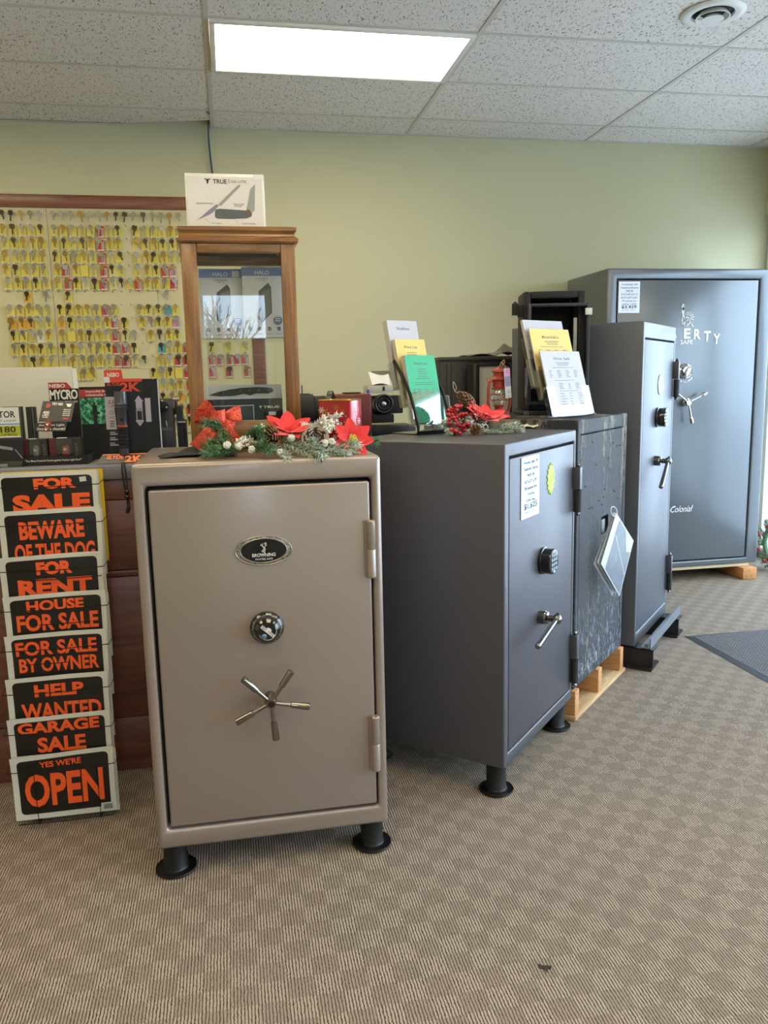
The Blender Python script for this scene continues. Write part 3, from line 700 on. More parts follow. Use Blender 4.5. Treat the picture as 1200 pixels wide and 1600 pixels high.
def key_mesh(kind, seed):
    r = random.Random(seed); m = MB(); n = 16
    if kind == 0: bow = [(.0118*math.cos(a), -.012+.0112*math.sin(a)) for a in [-2*PI*k/n for k in range(n)]]
    elif kind == 1: bow = [(-.007, -.001), (.007, -.001), (.0125, -.008), (.0125, -.016), (.006, -.023), (-.006, -.023), (-.0125, -.016), (-.0125, -.008)]
    elif kind == 2: bow = rrect(-.0125, .0125, -.023, -.001, .004, 3)
    else: bow = [(-.004, -.001), (.004, -.001), (.010, -.004), (.0135, -.011), (.009, -.017), (.007, -.024), (-.007, -.024), (-.009, -.017), (-.0135, -.011), (-.010, -.004)]
    m.prism(bow, -.0012, .0012)
    L = r.uniform(.044, .054); pts = [(-.0040, -.021), (.0040, -.021), (.0040, -L+.004), (.0, -L)]
    z = -L+.004
    while z < -.028:
        pts.append((-.0040+r.choice((.0004, .0014, .0024)), z)); z += .0042
    m.prism(pts, -.0011, .0011)
    m.cyl((0, -.0018, -.0045), (0, -.0012, -.0045), .0022, n=8)
    return m
KM = [key_mesh(k % 4, k) for k in range(8)]
kme = {}
def kmesh(k, mt):
    if (k, mt.name) not in kme:
        o = KM[k].build('key', mt); kme[(k, mt.name)] = o.data; bpy.data.objects.remove(o)
    return kme[(k, mt.name)]
cme = {}
def cmesh(mt, strip):
    kx = (mt.name, strip)
    if kx not in cme:
        m = MB(); m.prism([(-.015, 0), (-.0220, -.007), (-.0220, -.068), (.0220, -.068), (.0220, -.007), (.015, 0)][::-1], -.0006, .0006, 0)
        if strip == 1: m.bx(-.0215, .0215, -.0010, -.0006, -.0675, -.0605, 1); m.bx(-.012, .012, -.0013, -.0010, -.0655, -.0625, 2)
        if strip == 2:
            m.bx(.004, .018, -.0010, -.0006, -.057, -.014, 1); m.bx(-.020, .020, -.0010, -.0006, -.0655, -.059, 1)
            for q in range(4): m.bx(.0065+q*.0025, .0077+q*.0025, -.0013, -.0010, -.055, -.02, 2)
        o = m.build('card', [mt, M_cw, M_ink], smooth=False); cme[kx] = o.data; bpy.data.objects.remove(o)
    return cme[kx]
ORD = 'first second third fourth fifth sixth seventh eighth ninth tenth eleventh twelfth thirteenth fourteenth fifteenth sixteenth seventeenth eighteenth nineteenth twentieth twenty-first twenty-second twenty-third twenty-fourth twenty-fifth twenty-sixth twenty-seventh'.split()
colx = [-1.267+.0525*k for k in range(5)]+[-.982+.0525*k for k in range(22)]
rowz = [2.392-.0778*k for k in range(19)]
# o = key only, y/p/a/r/k/b/w card colours with a key, Y = card only, . = empty hook, blank = nothing
rows = ['oooooooooooooooooooow', 'yyyyyyyyyyryy.yyyyyyr', 'yyyyyyyyyyryy.yyyyyyr', 'yyyyyyyyyyryy.yyyyyyr', 'yyyyyyryYyrpy.yyyrkyy', 'yyyyyyrypyrpoyryyyrry',
        '..a.o.y..........o...', 'yyyyyyyyyyry..yyybyyy', 'aaayyayyyyyry.yoyykry', 'yyywyyYyyyyrpo.yoyyrr', 'yyyyyyyyyyyrrp..byyry', '.yyyyyyyyyyrrpo.yyrry',
        'yyyyyyyyyyyryyoyyyYrr', 'yyyyyyyyyyyyyyoyyyyry', 'yyyyyyyyyyyy.yoyyyayr', 'yyyyyyyyyyyyyyoyayyry', 'yyyyyyyyyyyyyyoyaryyy', 'yyyyyyyyyyyyyyoyayyyy', 'yyyyyyyyyyyyyyoyayyyy']
CN = {'y': (M_yel, 'yellow', 1), 'p': (M_yel2, 'pale yellow', 1), 'a': (M_ora, 'orange-yellow', 1), 'r': (M_red, 'red', 2), 'k': (M_pnk, 'pink', 2), 'b': (M_blu, 'blue', 1), 'w': (M_cw, 'white', 0), 'Y': (M_yel, 'yellow', 0)}
KN = [(M_nsil, 'silver'), (M_nsil, 'silver'), (M_brass, 'brass'), (M_dbr, 'dark')]
rk = random.Random(11); hooks_shown = []; hooks_rest = []
def vis(x, z):
    """is this hook in the photograph, not behind the flashlight displays or the cabinet"""
    d = Vector((x, YW, z))-_O; wq = d.dot(_fw); px = 600+FPX*d.dot(_r)/wq; py = 800-FPX*d.dot(_u)/wq
    if px < -6: return False
    if px < 112 and py > 560: return False
    if px < 165 and py > 588: return False
    if px < 236 and py > 575 and px > 158: return False
    if py > 655 or px > 398: return False
    if px > 283 and py < 520: return py < 345 and px < 290
    if px > 300 and py > 592: return False
    if 283+.08*(py-352) < px < 312+.06*(py-394) and py > 345: return False
    return True
for j, z in enumerate(rowz):
    k_in_row = 0; ent = []
    line = rows[j]
    for i, x in enumerate(colx):
        c = line[i] if i < len(line) else ('..ro.r' if j % 2 else 'r.o.yr')[(i*3+j) % 6]
        x2 = x+ (.0 if j < 3 else rk.uniform(-.003, .003))
        if not vis(x2, z): continue
        ent.append((x2, c))
    n_keys = [e for e in ent if e[1] != '.']
    for x2, c in ent:
        (hooks_shown if c == '.' else hooks_rest).append((x2, z))
        if c == '.': continue
        k_in_row += 1
        mt, kn = KN[rk.randrange(4)]; ln = .9 if c != 'o' else 1.0; big = rk.random() < .04
        posn = '%s row down, %s from the left' % (ORD[j], ORD[k_in_row-1])
        if c == 'Y':
            o = link('key_card', cmesh(M_yel, 0)); o.location = (x2, YW-.024, z+.004)
            tag(o, 'yellow card without a key, '+posn, 'card'); continue
        o = link('key', kmesh(rk.randrange(8), mt)); o.location = (x2, YW-.033, z+.004); o.rotation_euler = (0, R(rk.gauss(0, 7)), R(rk.uniform(-25, 25)))
        s = 1.45 if big else 1.2; o.scale = (s, 1, s)
        if c == 'o': lb = '%s bare key, %s on key board' % (kn, posn)
        else:
            cm, cn, st = CN[c]; lb = '%s key on %s card, %s' % (kn, cn, posn)
            q = link('card', cmesh(cm, st), o); q.location = (rk.uniform(-.001, .005)/s, .012, -.004); q.scale = (1/s, 1, 1/s)
            q.rotation_euler = (0, R(rk.gauss(0, 2))-o.rotation_euler.y, -o.rotation_euler.z)
        lb = lb.replace('item from', 'key from')
        tag(o, lb, 'key', 'keys hanging on the key board')
# numbering counts every hung item of the row, cards without keys too
hm = MB(); hm.tube([(0, .012, 0), (0, -.035, -.002), (0, -.040, .004)], .0013, 6)
ho = hm.build('hook', M_hook, kb); hme = ho.data; bpy.data.objects.remove(ho)
for x, z in hooks_shown:
    o = link('hook', hme, kb); o.location = (x+.55, -.026, z-1.8+.0)
hm2 = MB()
for x, z in hooks_rest: hm2.tube([(x+.55, -.0125, z-1.8), (x+.55, -.040, z-1.8-.001), (x+.55, -.044, z-1.8+.004)], .0012, 5)
o = hm2.build('hook_pegs', M_hook, kb); o['kind'] = 'stuff'
# ---- sign rack in front of the counter
M_signw = mat('sign_white', 'd9d9d2', .4); M_signb = mat('sign_black', '1c1714', .35); M_orng = mat('sign_orange', 'ff6226', .45); M_syel = mat('sign_yellow', 'e4c21f', .45)
SW, SH = .302, .212
tops = [(151.5, 734), (152, 792), (162, 862), (156, 923), (166, 983), (169, 1049), (172, 1110), (175, 1168)]
slot = []
for i, (px, py) in enumerate(tops):
    Y = 2.665-.022*i; p = at(px, py, Y); slot.append((p.x-SW, Y, p.z-SH))
slot = [(slot[-1][0]+(-.004 if i in (2, 5, 6) else .002 if i == 3 else -.006 if i == 0 else 0), y, z) for i, (x, y, z) in enumerate(slot)]
SIGNS = [
 ('FOR SALE', 'black and orange FOR SALE sign at the top of the rack', [('FOR', .118, .250, .158, .192, .045), ('SALE', .048, .292, .085, .142, .045)]),
 ('BEWARE', 'black and orange BEWARE OF THE DOG sign in the rack', [('BEWARE', .060, .262, .118, .176, .03), ('OF THE DOG', .040, .292, .045, .105, .02)]),
 ('FOR RENT', 'black and orange FOR RENT sign in the rack', [('FOR', .110, .222, .148, .190, .045), ('RENT', .050, .282, .082, .136, .04)]),
 ('HOUSE', 'black and orange HOUSE FOR SALE sign in the rack', [('HOUSE', .068, .246, .158, .192, .03), ('FOR SALE', .034, .290, .094, .148, .02)]),
 ('BY OWNER', 'black and orange FOR SALE BY OWNER sign in the rack', [('FOR SALE', .030, .284, .142, .188, .02), ('BY OWNER', .036, .288, .088, .134, .02)]),
 ('HELP', 'black and orange HELP WANTED sign in the rack', [('HELP', .085, .240, .146, .186, .03), ('WANTED', .040, .292, .070, .126, .02)]),
 ('GARAGE', 'black and orange GARAGE SALE sign in the rack', [('GARAGE', .030, .284, .158, .196, .03), ('SALE', .086, .238, .094, .144, .025)]),
 ('OPEN', "black and orange YES WE'RE OPEN sign at the bottom of the rack", [("YES WE'RE", .088, .216, .170, .190, .015), ('OPEN', .036, .282, .040, .150, .02)]),
]
rs = random.Random(2)
for i, (key, lab, lines) in enumerate(SIGNS):
    x, y, z = slot[i]
    r = thing('sign', lab, 'sign', (x, y, z), 0, 'orange lettered signs in the wire rack')
    tilt = R(-1.5)
    def bend(p, i=i):
        px_, py_, pz_ = p; u = px_/SW; v = pz_/SH
        curl = -.045*max(0, v-.35)**2*max(0, 1-u*1.6) - .004*math.sin(u*3.0+i)*(.4+v)
        return (px_, py_+curl+.010*v*v, pz_)
    m = MB(); m.grid(lambda a, b: bend((a*SW, 0, b*SH)), 14, 10); m.grid(lambda a, b: bend((a*SW, .0011, b*SH)), 14, 10)
    m.build('sheet', M_signw, r)
    m = MB()
    ns = 24; bord = rrect(.018, SW-.016, .018, SH-.014, .014, 4)
    # black field as a fine lattice so that it follows the bend
    nx, nz = 28, 18; x0, x1, z0, z1, cr = .018, SW-.016, .018, SH-.014, .014
    def fld(a, b):
        zz = z0+(z1-z0)*b; inset = 0
        for e in (z1-zz, zz-z0):
            if e < cr: inset = max(inset, cr-math.sqrt(max(0, cr*cr-(cr-e)**2)))
        return bend((x0+inset+(x1-x0-2*inset)*a, -.0006, zz))
    zsn = sorted(set([k/16 for k in range(17)]+[.01, .025, .045, .955, .975, .99]))
    vs_ = [fld(a/nx, b) for a in range(nx+1) for b in zsn]; nn = len(zsn)
    m.add(vs_, [(a*nn+b, (a+1)*nn+b, (a+1)*nn+b+1, a*nn+b+1) for a in range(nx) for b in range(nn-1)])
    m.build('printed_field', M_signb, r)
    m = MB()
    for s, a, b, c, d, off in lines: put_text(m, s, a*SW/.318, b*SW/.318, c, d, -.0014, off=off*1.0+.012, fn=bend)
    m.build('sign_lettering', M_orng, r, smooth=False)
    if i == 7:
        m = MB(); m.add([bend(q) for q in ((.256, -.0016, .004), (SW-.008, -.0016, .004), (SW-.008, -.0016, .030), (.256, -.0016, .030))], [(0, 1, 2, 3)])
        m.build('barcode_patch', M_paper, r, smooth=False)
        m = MB()
        for q in range(12): m.add([bend(c) for c in ((.264+q*.0022, -.002, .008), (.2652+q*.0022, -.002, .008), (.2652+q*.0022, -.002, .026), (.264+q*.0022, -.002, .026))], [(0, 1, 2, 3)])
        m.build('barcode_bars', M_ink, r, smooth=False)
    if i == 0:
        m = MB(); m.add([bend(q) for q in ((.250, -.0018, .176), (.270, -.0018, .178), (.268, -.0018, .193), (.248, -.0018, .191))], [(0, 1, 2, 3)])
        m.build('price_sticker', M_paper, r, smooth=False)
    # spare copies behind, seen by their white edges
    for q in (1, 2):
        o = MB().bx(0, SW, 0, .001, 0, SH).build('sign', M_syel if (i == 0 and q == 2) else M_signw, smooth=False)
        if i == 0 and q == 2:
            o.scale = (1, 1, 1.42); o.location = (x+.016, y+.020, z-.088); lb = 'bright yellow sign sheet behind the FOR SALE sign'
        else:
            o.location = (x+.003*q+rs.uniform(-.001, .002), y+.0095+.004*q, z-.004*q-.002); lb = ('front' if q == 1 else 'back')+' white-edged spare sheet tucked behind the %s sign' % (key)
        tag(o, lb, 'sign', 'spare sheets in the wire rack')
rk_ = thing('sign_rack', 'black wire rack holding the stack of orange and black signs', 'rack', (slot[-1][0]+SW/2, 2.75, 0))
M_wire = mat('black_wire', '141414', .4, .5)
def rl(p): return (p[0]-rk_.location.x, p[1]-2.75, p[2])
for i, (x, y, z) in enumerate(slot):
    yf = y-.010-(.018 if i in (1,) else .012); zf = z+SH*.80
    m = MB(); m.tube([rl(q) for q in ((x-.006, y+.035, zf+.012), (x-.008, yf, zf), (x+SW*.5, yf-.003, zf-.003), (x+SW+.008, yf, zf), (x+SW+.016, y+.035, zf+.010))], .0014, 6)
    m.build('pocket_wire', M_wire, rk_); m = MB()
    m.tube([rl(q) for q in ((x+.01, yf+.006, z-.006), (x+SW*.5, yf+.004, z-.008), (x+SW-.01, yf+.006, z-.006), (x+SW-.004, y+.035, z-.002))], .0016, 6)
    m.build('pocket_wire', M_wire, rk_)
x, y, z = slot[-1]
for q in (.07, .255):
    m = MB(); m.tube([rl((x+q, 2.735, 1.08)), rl((x+q, 2.735, .012)), rl((x+q, 2.50, .008))], .0028, 8); m.build('upright_wire', M_wire, rk_); m = MB(); m.tube([rl((x+q, y-.026, z+SH*.80)), rl((x+q, y-.0155, z-.008)), rl((x+q, 2.70, z-.008))], .0013, 6)
    m.build('upright_wire', M_wire, rk_)
# ================================================================== things on the counter, left
M_board = mat('offwhite_board', 'bdb9ac', .6); M_dkgrey = mat('dark_grey_card', '2c2a29', .5); M_navy = mat('navy_card', '14151d', .35)
M_redc = mat('red_card', 'a8322b', .45); M_oranc = mat('orange_card', 'd1452b', .45); M_lil = mat('pale_lilac_card', 'b6adb8', .5); M_lime = mat('lime_card', 'a9ad22', .5)
M_lbl = mat('light_blue_card', '5c8fc0', .5); M_wtxt = mat('white_print', 'e2ded6', .5); M_gun = mat('gunmetal', '5c5a60', .32, .75); M_clear = clear('clear_plastic', (.97, .98, .98), .07, .05, .35)
a = at(-60, 573, 3.40); b = at(112, 573, 3.40)
wb = thing('display_board', 'plain off-white panel standing on the counter before the key board', 'panel', ((a.x+b.x)/2, 3.40, CT))
hw = (b.x-a.x)/2; hh = b.z-CT
MB().bx(-hw, hw, 0, .018, .0005, hh).build('panel_sheet', M_board, wb, bevel=.002)
m = MB(); m.bx(hw+.0005, hw+.016, .0, .012, .001, hh-.006); m.build('edge_flap', M_signw, wb, smooth=False)
# small pocket light pack, front of three
def pk_vector(px0, px1, Y, name_lab, full=True, rot=0):
    a = at(px0, 640, Y); b = at(px1, 640, Y); return a.x, b.x-a.x
x0, wd = pk_vector(-30, 29, 2.885, '')
vp = thing('flashlight_pack', 'white and lime 180 lumens pocket light pack at the left counter edge', 'flashlight pack', (x0, 2.885, CT))
H = .188
MB().bx(0, wd, 0, .028, .012, H+.012).build('box', M_dkgrey, vp, bevel=.001)
MB().bx(0, wd, -.0008, -.0001, .10, H+.012).build('face_card', M_signw, vp, smooth=False)
MB().bx(0, wd, -.0014, -.0009, .105, .139).build('lumen_band', M_lime, vp, smooth=False)
MB().bx(0, wd, -.0014, -.0009, .1425, .1465).build('blue_band', M_lbl, vp, smooth=False)
m = MB(); put_text(m, 'VECTOR', .006, wd-.012, .166, .188, -.0016, off=.02); put_text(m, 'POCKET LIGHT', .01, wd-.010, .1525, .159, -.0016)
put_text(m, '180', .055, wd-.014, .117, .137, -.002, off=.015); put_text(m, 'LUMENS', .05, wd-.012, .106, .1135, -.002); m.build('face_print', M_ink, vp, smooth=False)
MB().bx(.0, wd, -.0014, -.0001, .016, .092).build('photo', mat('dark_photo', '241b20', .4), vp, smooth=False)
m = MB(); stroke(m, [(.02, .075), (.085, .062)], .010, -.0018); stroke(m, [(.095, .06), (.115, .03)], .004, -.0018); m.build('light_beam', mat('beam_grey', '8d8690', .5), vp, smooth=False)
m = MB(); m.bx(-.03, wd-.002, -.012, -.010, 0, .022).bx(-.03, wd-.002, -.012, .045, 0, .003).bx(-.03, wd-.002, .043, .045, .003, .06); m.build('acrylic_stand', M_clear, vp, smooth=False)
for px0, px1, Y, lb in ((3, 33, 2.935, 'dark narrow flashlight box directly behind the 180 lumens pack'), (40, 54, 3.085, 'dark upright flashlight box standing alone before the off-white panel')):
    x0, wd = pk_vector(px0, px1, Y, ''); o = thing('flashlight_pack', lb, 'flashlight pack', (x0, Y, CT), 0)
    MB().bx(0, wd, 0, .03, 0, at(px0, 636, Y).z-CT).build('box', M_blackmat, o, bevel=.001); MB().bx(.003, wd*.55, -.0006, -.0001, .01, .18).build('face_card', M_dkgrey, o, smooth=False)
    m = MB(); stroke(m, [(wd*.75, .02), (wd*.75, .19)], .003, -.0006); m.build('edge_print', M_grayink, o, smooth=False)
# counter display with header, sloping try-me panel and tray
Y0 = 2.90
a = at(30, 720, Y0); b = at(138, 720, Y0)
my = thing('flashlight_display', 'black counter display with red and white header and green night photo', 'display', (a.x, Y0, CT)); wd = b.x-a.x
m = MB(); m.bx(0, wd, 0, .003, .0005, .032).bx(0, wd, .003, .16, .0005, .003).bx(0, .003, .003, .16, .003, .030).bx(wd-.003, wd, .003, .16, .003, .030)
tr = m.build('tray', M_blackmat, my, smooth=False)
lettering('tray_print', '"The Most Powerful Rechargeable Pocket Light Ever!"', M_wtxt, tr, .018, wd-.02, .012, .021, -.0006, off=.012)
def lm(px, py, y): q = at(px, py, Y0+y); return q.x-a.x, q.z-CT
x0, z1 = lm(75, 598, .16); x1, z0 = lm(124, 637, .16)
m = MB(); m.bx(x0, x1+.002, .16, .163, z0-.16, z1-.022); xe, zt = lm(165, 604, .16); m.bx(x1+.003, xe, .16, .163, .001, zt)
bk = m.build('back_card', M_blackmat, my, smooth=False)
xt, _ = lm(104, 598, .16); xt2, _ = lm(109, 598, .16)
m = MB(); m.prism([(x0, z1-.022), (xt2+.006, z1-.022), (xt, z1), (x0, z1)], .158, .1625); tb = m.build('header_tab', M_redc, my, smooth=False)
lettering('tab_print', 'NEBO', M_wtxt, tb, x0+.003, xt-.006, z1-.018, z1-.005, .1574, off=.02)
m = MB(); put_text(m, 'MYCRO', x0+.002, x1-.002, z1-.060, z1-.025, .1594, off=.03, spacing=.9); put_text(m, 'THE POWERFUL POCKET LIGHT', x0+.003, x1-.003, z1-.072, z1-.065, .1594, off=.02)
m.build('header_print', M_wtxt, bk, smooth=False)
ra, rz = lm(124, 609, .16); re, rz2 = lm(164, 620, .16)
MB().bx(x1+.004, re, .1585, .1599, rz2, rz).build('red_band', M_redc, bk, smooth=False)
m = MB(); put_text(m, 'Impossibly Bright', x1+.026, re+.022, rz-.012, rz-.003, .158, off=.015); put_text(m, 'Unbelievably Small', x1+.026, re+.022, rz2+.002, rz2+.011, .158, off=.015); m.build('band_print', M_wtxt, bk, smooth=False)
t = NT('night_photo'); o_ = t.obj(); n = t.noise(o_, 70, 5, .65)
t.P(Base_Color=t.ramp(n, [(.38, lin('0d2a1e')), (.5, lin('1f7a55')), (.62, lin('7fd0a8'))]), Roughness=.35)
ga, gz = lm(125, 622, .16); ge, gz2 = lm(164, 662, .16)
ph = MB().bx(x1+.004, re, .1588, .1599, gz2, gz).build('photo', t.m, bk, smooth=False)
m = MB(); fx_, fz = lm(149, 650, .16); m.prism(ellipse(fx_, fz+.045, .0042, .005, 12), .1578, .1586)
m.prism([(fx_-.007, fz+.038), (fx_+.007, fz+.038), (fx_+.008, fz+.016), (fx_+.017, fz+.014), (fx_+.016, fz+.006), (fx_+.007, fz+.006), (fx_+.006, fz-.034), (fx_-.006, fz-.034), (fx_-.007, fz)], .1578, .1586)
m.build('figure_silhouette', M_ink, ph, smooth=False)
# sloping panel
pts = [lm(67, 627, .10), lm(117, 629, .10), lm(111, 659, .05), lm(60, 659, .05)]
(xa, za), (xb, zb), (xc, zc), (xd, zd) = pts
m = MB(); V = [(xa, .10, za), (xb, .10, zb), (xc, .05, zc), (xd, .05, zd)]; V2 = [(x, y+.003, z+.001) for x, y, z in V]
m.add(V+V2, [(0, 1, 2, 3), (7, 6, 5, 4), (0, 4, 5, 1), (1, 5, 6, 2), (2, 6, 7, 3), (3, 7, 4, 0)])
lp = [lm(55, 660, .05), lm(105, 660, .05), lm(102, 674, .045), lm(52, 674, .045)]
m.add([(lp[0][0], .05, zc-.001), (lp[1][0], .05, zc-.001), (lp[2][0], .043, lp[2][1]), (lp[3][0], .043, lp[3][1])]+[(lp[0][0], .053, zc-.001), (lp[1][0], .053, zc-.001), (lp[2][0], .046, lp[2][1]), (lp[3][0], .046, lp[3][1])], [(0, 1, 2, 3), (7, 6, 5, 4), (0, 4, 5, 1), (1, 5, 6, 2), (2, 6, 7, 3), (3, 7, 4, 0)])
sp_ = m.build('sloping_panel', M_dkgrey, my, smooth=False)
def sl(u, v, e=.0012):
    top = Vector(V[0]).lerp(Vector(V[1]), u); bot = Vector(V[3]).lerp(Vector(V[2]), u); q = bot.lerp(top, v); return (q.x, q.y-e, q.z+e*.4)
def slt(s, u0, u1, v0, v1, mb, off=.015): put_text(mb, s, u0, u1, v0, v1, 0, off=off, fn=lambda p: sl(p[0], p[2]))
m = MB(); slt('TRY ME!', .30, .64, .82, .95, m, .03); slt('400', .08, .28, .38, .52, m, .02); slt('LUMEN', .08, .28, .28, .37, m); slt('TURBO', .08, .28, .18, .26, m)
for q in range(4): slt('FEATURES'[:5+q], .70, .92, .58-.1*q, .64-.1*q, m)
m.add([sl(.74, .92), sl(.92, .92), sl(.89, .76), sl(.80, .76)], [(0, 1, 2, 3)])
def lt(p): q = Vector((lp[3][0], .043, lp[3][1])).lerp(Vector((lp[2][0], .043, lp[2][1])), p[0]); tp = Vector((lp[0][0], .05, zc-.001)).lerp(Vector((lp[1][0], .05, zc-.001)), p[0]); r_ = q.lerp(tp, p[2]); return (r_.x, r_.y-.0012, r_.z)
put_text(m, 'Awesome Light.', .12, .95, .55, .85, 0, off=.015, fn=lt); put_text(m, 'Size of a thumb!', .10, .98, .15, .45, 0, off=.015, fn=lt)
m.build('panel_print', M_wtxt, sp_, smooth=False)
m = MB(); m.add([sl(.20+.075*math.cos(q), .78+.12*math.sin(q)) for q in [2*PI*k/20 for k in range(20)]], [tuple(range(20))]); m.add([sl(*q) for q in ((.72, .12), (.9, .12), (.9, .2), (.72, .2))], [(0, 1, 2, 3)]); m.build('red_mark', M_redc, sp_, smooth=False)
lx, lz = lm(75, 665, .040)
pl = thing('pocket_light', 'small red sample pocket light hanging on the sloping try-me panel', 'flashlight', (a.x+lx, Y0+.033, CT+lz))
rt = Matrix.Rotation(R(18), 4, 'Y')
m = MB(); m.M = rt; m.prism(rrect(-.009, .009, -.021, .021, .007), -.006, .006); bo = m.build('body', M_redc, pl, bevel=.002)
for q in (-.009, .009):
    m = MB(); m.M = rt; m.lathe((0, -.0062, q), (0, -1, 0), [(.0065, 0), (.0065, .002), (.004, .001)], 14); m.build('lens_ring', M_chrome, bo)
m = MB(); m.M = rt; m.tube([(.005*math.cos(t_), 0, .025+.005*math.sin(t_)) for t_ in [2*PI*k/12 for k in range(12)]], .001, 5, closed=True); m.build('key_ring', mat('brass_wire', '9a8456', .3, .8), pl)
for px0, px1, lb, mc in ((36, 74, 'small clear-fronted box holding a grey pocket light in the display tray', M_nsil), (77, 127, 'small clear-fronted box holding a red pocket light in the display tray', M_redc)):
    p0, _ = lm(px0, 700, .03); p1, _ = lm(px1, 700, .03); ww = p1-p0
    o = thing('flashlight_box', lb, 'flashlight box', (a.x+p0, Y0+.03, CT+.0035))
    m = MB(); m.bx(0, ww*.2, 0, .05, 0, .085); m.build('red_side', mat('dark_red_card', '5a1f20', .45), o, smooth=False)
    m = MB(); m.bx(ww*.2+.0003, ww, .022, .05, 0, .085); m.bx(ww*.72, ww, 0, .0217, 0, .085); bxx = m.build('carton', M_dkgrey, o, smooth=False)
    MB().bx(ww*.2+.001, ww*.72-.001, .0005, .002, .001, .084).build('clear_window', M_clear, o, smooth=False)
    m = MB(); m.prism(rrect(ww*.38, ww*.60, .015, .062, .007), .008, .019); q_ = m.build('light', mc, o, bevel=.002)
    m = MB(); m.lathe((ww*.49, .008, .048), (0, -1, 0), [(.0065, 0), (.0065, .002), (.004, .0015)], 14); m.build('lens', M_chrome, q_)
    m = MB(); put_text(m, 'MYCRO', .0, .05, .0, .010, 0, off=.01); m.v = [(ww*.80+q[2], -.0006, .018+q[0]) for q in m.v]; m.build('carton_print', M_grayink, bxx, smooth=False)
    m = MB(); m.bx(ww*.25, ww*.55, .002, .02, .0853, .0875); m.build('hang_tab', M_paper, o, smooth=False)
# big flashlight pack
Y1 = 2.935
a = at(161, 577, Y1); sk = thing('flashlight_pack', 'tall black and orange flashlight pack with grey flashlight and arrow, on counter', 'flashlight pack', (at(168, 720, Y1).x, Y1, CT))
ox = sk.location.x
def lk(px, py, y=0): q = at(px, py, Y1+y); return q.x-ox, q.z-CT
x0, z1 = lk(162, 578); xr_, zr = lk(246.5, 592); x2, zs_ = lk(190, 586)
xb0 = x0; wd = xr_-x0
m = MB(); m.prism(rrect(x0, xr_, .0, zr, .003), 0, .004); cd = m.build('card', M_navy, sk, smooth=False)
MB().bx(xr_-.003, xr_+.0005, -.001, .006, .0005, zr-.001).build('white_edge', M_paper, sk, smooth=False)
m = MB(); xs2, _ = lk(221, 590); m.prism([(x0, zr-.008), (xs2, zr-.008), (xs2, zr+.003), (x2+.004, zr+.003), (x2, z1), (x0+.004, z1), (x0, z1-.004)], -.0012, -.0002); tb = m.build('orange_tab', M_oranc, sk, smooth=False)
lettering('tab_print', 'NEBO', M_wtxt, tb, x0+.010, x2-.008, zr+.010, zr+.024, -.002, off=.02)
m = MB(); a0, b0 = lk(167, 603); a1, b1 = lk(186.5, 596.5); put_text(m, 'SLYDE', a0, a1, b0, b1, -.001, off=.03); a0, b0 = lk(188, 612); a1, b1 = lk(219, 597); put_text(m, '2K', a0, a1, b0, b1, -.001, off=.04)
m.build('title_print', M_oranc, cd, smooth=False)
m = MB(); a0, b0 = lk(163, 598); a1, b1 = lk(171, 589); m.bx(a0, a1, -.0022, -.0014, b0, b1); m.build('price_sticker', M_paper, cd, smooth=False)
m = MB(); m.add([(q[0], -.0008, q[1]) for q in (lk(163.5, 620), lk(179, 620), lk(179, 640), lk(183, 671), lk(166.5, 671))], [(0, 1, 2, 3, 4)]); si = m.build('side_panel', M_lil, cd, smooth=False)
m = MB(); a0, b0 = lk(169, 631.5); a1, b1 = lk(183, 625.5); put_text(m, '2,000', a0, a1+.014, b0, b1, -.0014, off=.005); a0, b0 = lk(169, 636); put_text(m, 'LUMENS', a0, a1+.016, b0, b0+.006, -.0014)
a0, b0 = lk(174, 645); m.tube([(a0+.006*math.cos(t_), -.0012, b0+.006*math.sin(t_)) for t_ in [2*PI*k/16 for k in range(16)]], .0005, 4, closed=True); put_text(m, '4x ZOOM', a0-.010, a0+.008, b0-.020, b0-.014, -.0014)
for q in range(3): a0, b0 = lk(172, 658+q*3.6); m.bx(a0, a0+.014, -.0014, -.0010, b0-.003, b0)
m.build('side_print', M_ink, si, smooth=False)
m = MB()
for q in range(3):
    a0, b0 = lk(172, 675+q*8.5); m.bx(a0, a0+.018, -.001, -.0002, b0-.003, b0).bx(a0, a0+.032, -.001, -.0002, b0-.010, b0-.006)
pts = [lk(216, 618), lk(224, 627), lk(222, 627), lk(223.5, 657), lk(225.5, 657), lk(219, 666), lk(211.5, 657), lk(213.5, 657), lk(212, 627), lk(210, 627)]
m.prism(pts[::-1], -.001, -.0002)
m.build('spec_print', M_lil, cd, smooth=False)
m = MB(); pts = [lk(214, 642), lk(221.5, 642), lk(222.5, 656), lk(215, 656)]; m.prism(pts[::-1], -.0016, -.0011); m.build('arrow_centre', M_navy, cd, smooth=False)
m = MB(); a0, b0 = lk(213, 641); a1, b1 = lk(221.5, 637.5); put_text(m, 'SLIDE', a0, a1, b0, b1, -.0018); m.build('arrow_print', M_ink, cd, smooth=False)
m = MB(); q0 = lk(226, 621); q1 = lk(237, 659); m.bx(q0[0], q1[0], -.001, -.0002, q1[1], q0[1]); m.build('lamp_picture', M_lil, cd, smooth=False)
m = MB(); q0 = lk(221.5, 586); q1 = lk(238, 606); q2 = lk(225, 622); m.prism([(q0[0], zr+.001), (q1[0], zr+.001), (q1[0], q1[1]), (q1[0]-.004, q2[1]), (q2[0]-.002, q2[1]), (q0[0]+.001, q1[1])][::-1], -.0016, -.0003); m.build('lamp_head_picture', M_blackmat, cd, smooth=False)
